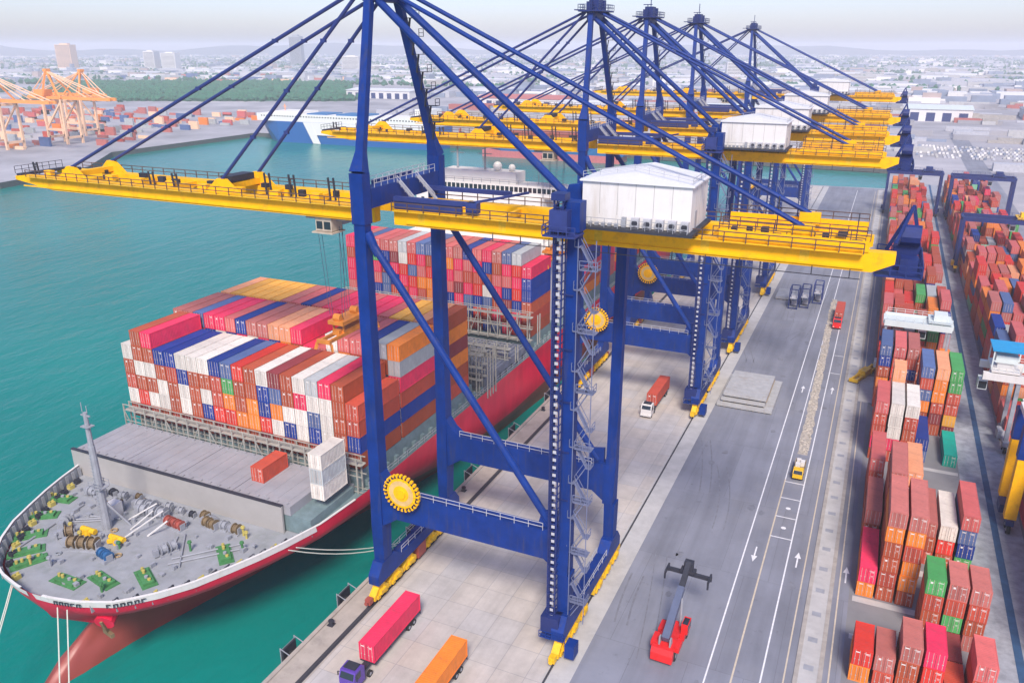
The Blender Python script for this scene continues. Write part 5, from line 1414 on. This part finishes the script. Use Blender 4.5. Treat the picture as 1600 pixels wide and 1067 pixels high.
# hills
mb = MB(); rr = random.Random(4); n = 90
ys = []
for k in range(n+1):
    a = math.radians(-64 + 84*k/n); d = 9000
    h = 66 + 30*math.sin(k*.23+1) + 10*math.sin(k*.9) + 8*rr.random() + (22 if k < 10 else 0)
    ys.append((d*math.sin(a), d*math.cos(a), min(h, 118)))
back = [(x*1.1,y*1.1,h*.7) for x,y,h in ys]
front = [(x*.9,y*.9,0) for x,y,h in ys]
mb.add(front+ys+back, [(k,k+1,n+2+k,n+1+k) for k in range(n)]+[(n+1+k,n+2+k,2*n+3+k,2*n+2+k) for k in range(n)])
kind(mb.build('hills', M['hill']), 'structure')

# ------------------------------------------------------------------ haze, sky, sun, camera
HD = 0.00019
mb = MB(); mb.box(-23500,23500,-3500,23500,-12,126)
hz = mb.build('haze', None or M['white']); hz.data.materials.clear()
hm = bpy.data.materials.new('haze_air'); hm.use_nodes = True; N = hm.node_tree.nodes
N.remove(N['Principled BSDF']); pv = N.new('ShaderNodeVolumePrincipled'); pv.inputs['Color'].default_value = (0.95,0.97,1.0,1); pv.inputs['Density'].default_value = HD; pv.inputs['Anisotropy'].default_value = 0.0
hm.node_tree.links.new(pv.outputs['Volume'], N['Material Output'].inputs['Volume'])
hz.data.materials.append(hm); kind(tag(hz, 'pale even haze filling the air over the port', 'haze'), 'stuff')

EL, AZ = math.radians(47), math.radians(157)
w = bpy.data.worlds.new('World'); SC.world = w; w.use_nodes = True
N = w.node_tree.nodes; L = w.node_tree.links
sky = N.new('ShaderNodeTexSky'); sky.sky_type = 'NISHITA'; sky.sun_disc = False; sky.sun_elevation = EL; sky.sun_rotation = AZ
sky.air_density = 1.0; sky.dust_density = 1.1; sky.ozone_density = 5.0; sky.altitude = 50
bg = N['Background']; 
tint = N.new('ShaderNodeVectorMath'); tint.operation = 'MULTIPLY'; tint.inputs[1].default_value = (1.03, 0.915, 1.02)
L.new(sky.outputs[0], tint.inputs[0]); L.new(tint.outputs[0], bg.inputs['Color']); bg.inputs['Strength'].default_value = 0.11
sd = bpy.data.lights.new('sun', 'SUN'); sd.energy = 2.75; sd.angle = math.radians(16); sd.color = (1.0, 0.91, 0.80)
so = bpy.data.objects.new('sun', sd); COL.objects.link(so)
dirv = Vector((math.sin(AZ)*math.cos(EL), math.cos(AZ)*math.cos(EL), math.sin(EL)))
so.rotation_euler = (-dirv).to_track_quat('-Z','Y').to_euler()

cam = bpy.data.cameras.new('camera'); cam.sensor_width = 36; cam.lens = 36*1265/1600; cam.clip_end = 60000; cam.clip_start = .5
co = bpy.data.objects.new('camera', cam); COL.objects.link(co); co.location = (0,0,80)
co.rotation_euler = (math.radians(90-20.043), 0, math.radians(24.406)); SC.camera = co
SC.view_settings.view_transform = 'Standard'; SC.view_settings.look = 'None'; SC.view_settings.exposure = 0.78; SC.view_settings.gamma = 1
SC.cycles.max_bounces = 6; SC.cycles.volume_bounces = 1
print('containers', NCONT, 'objects', len(SC.objects))
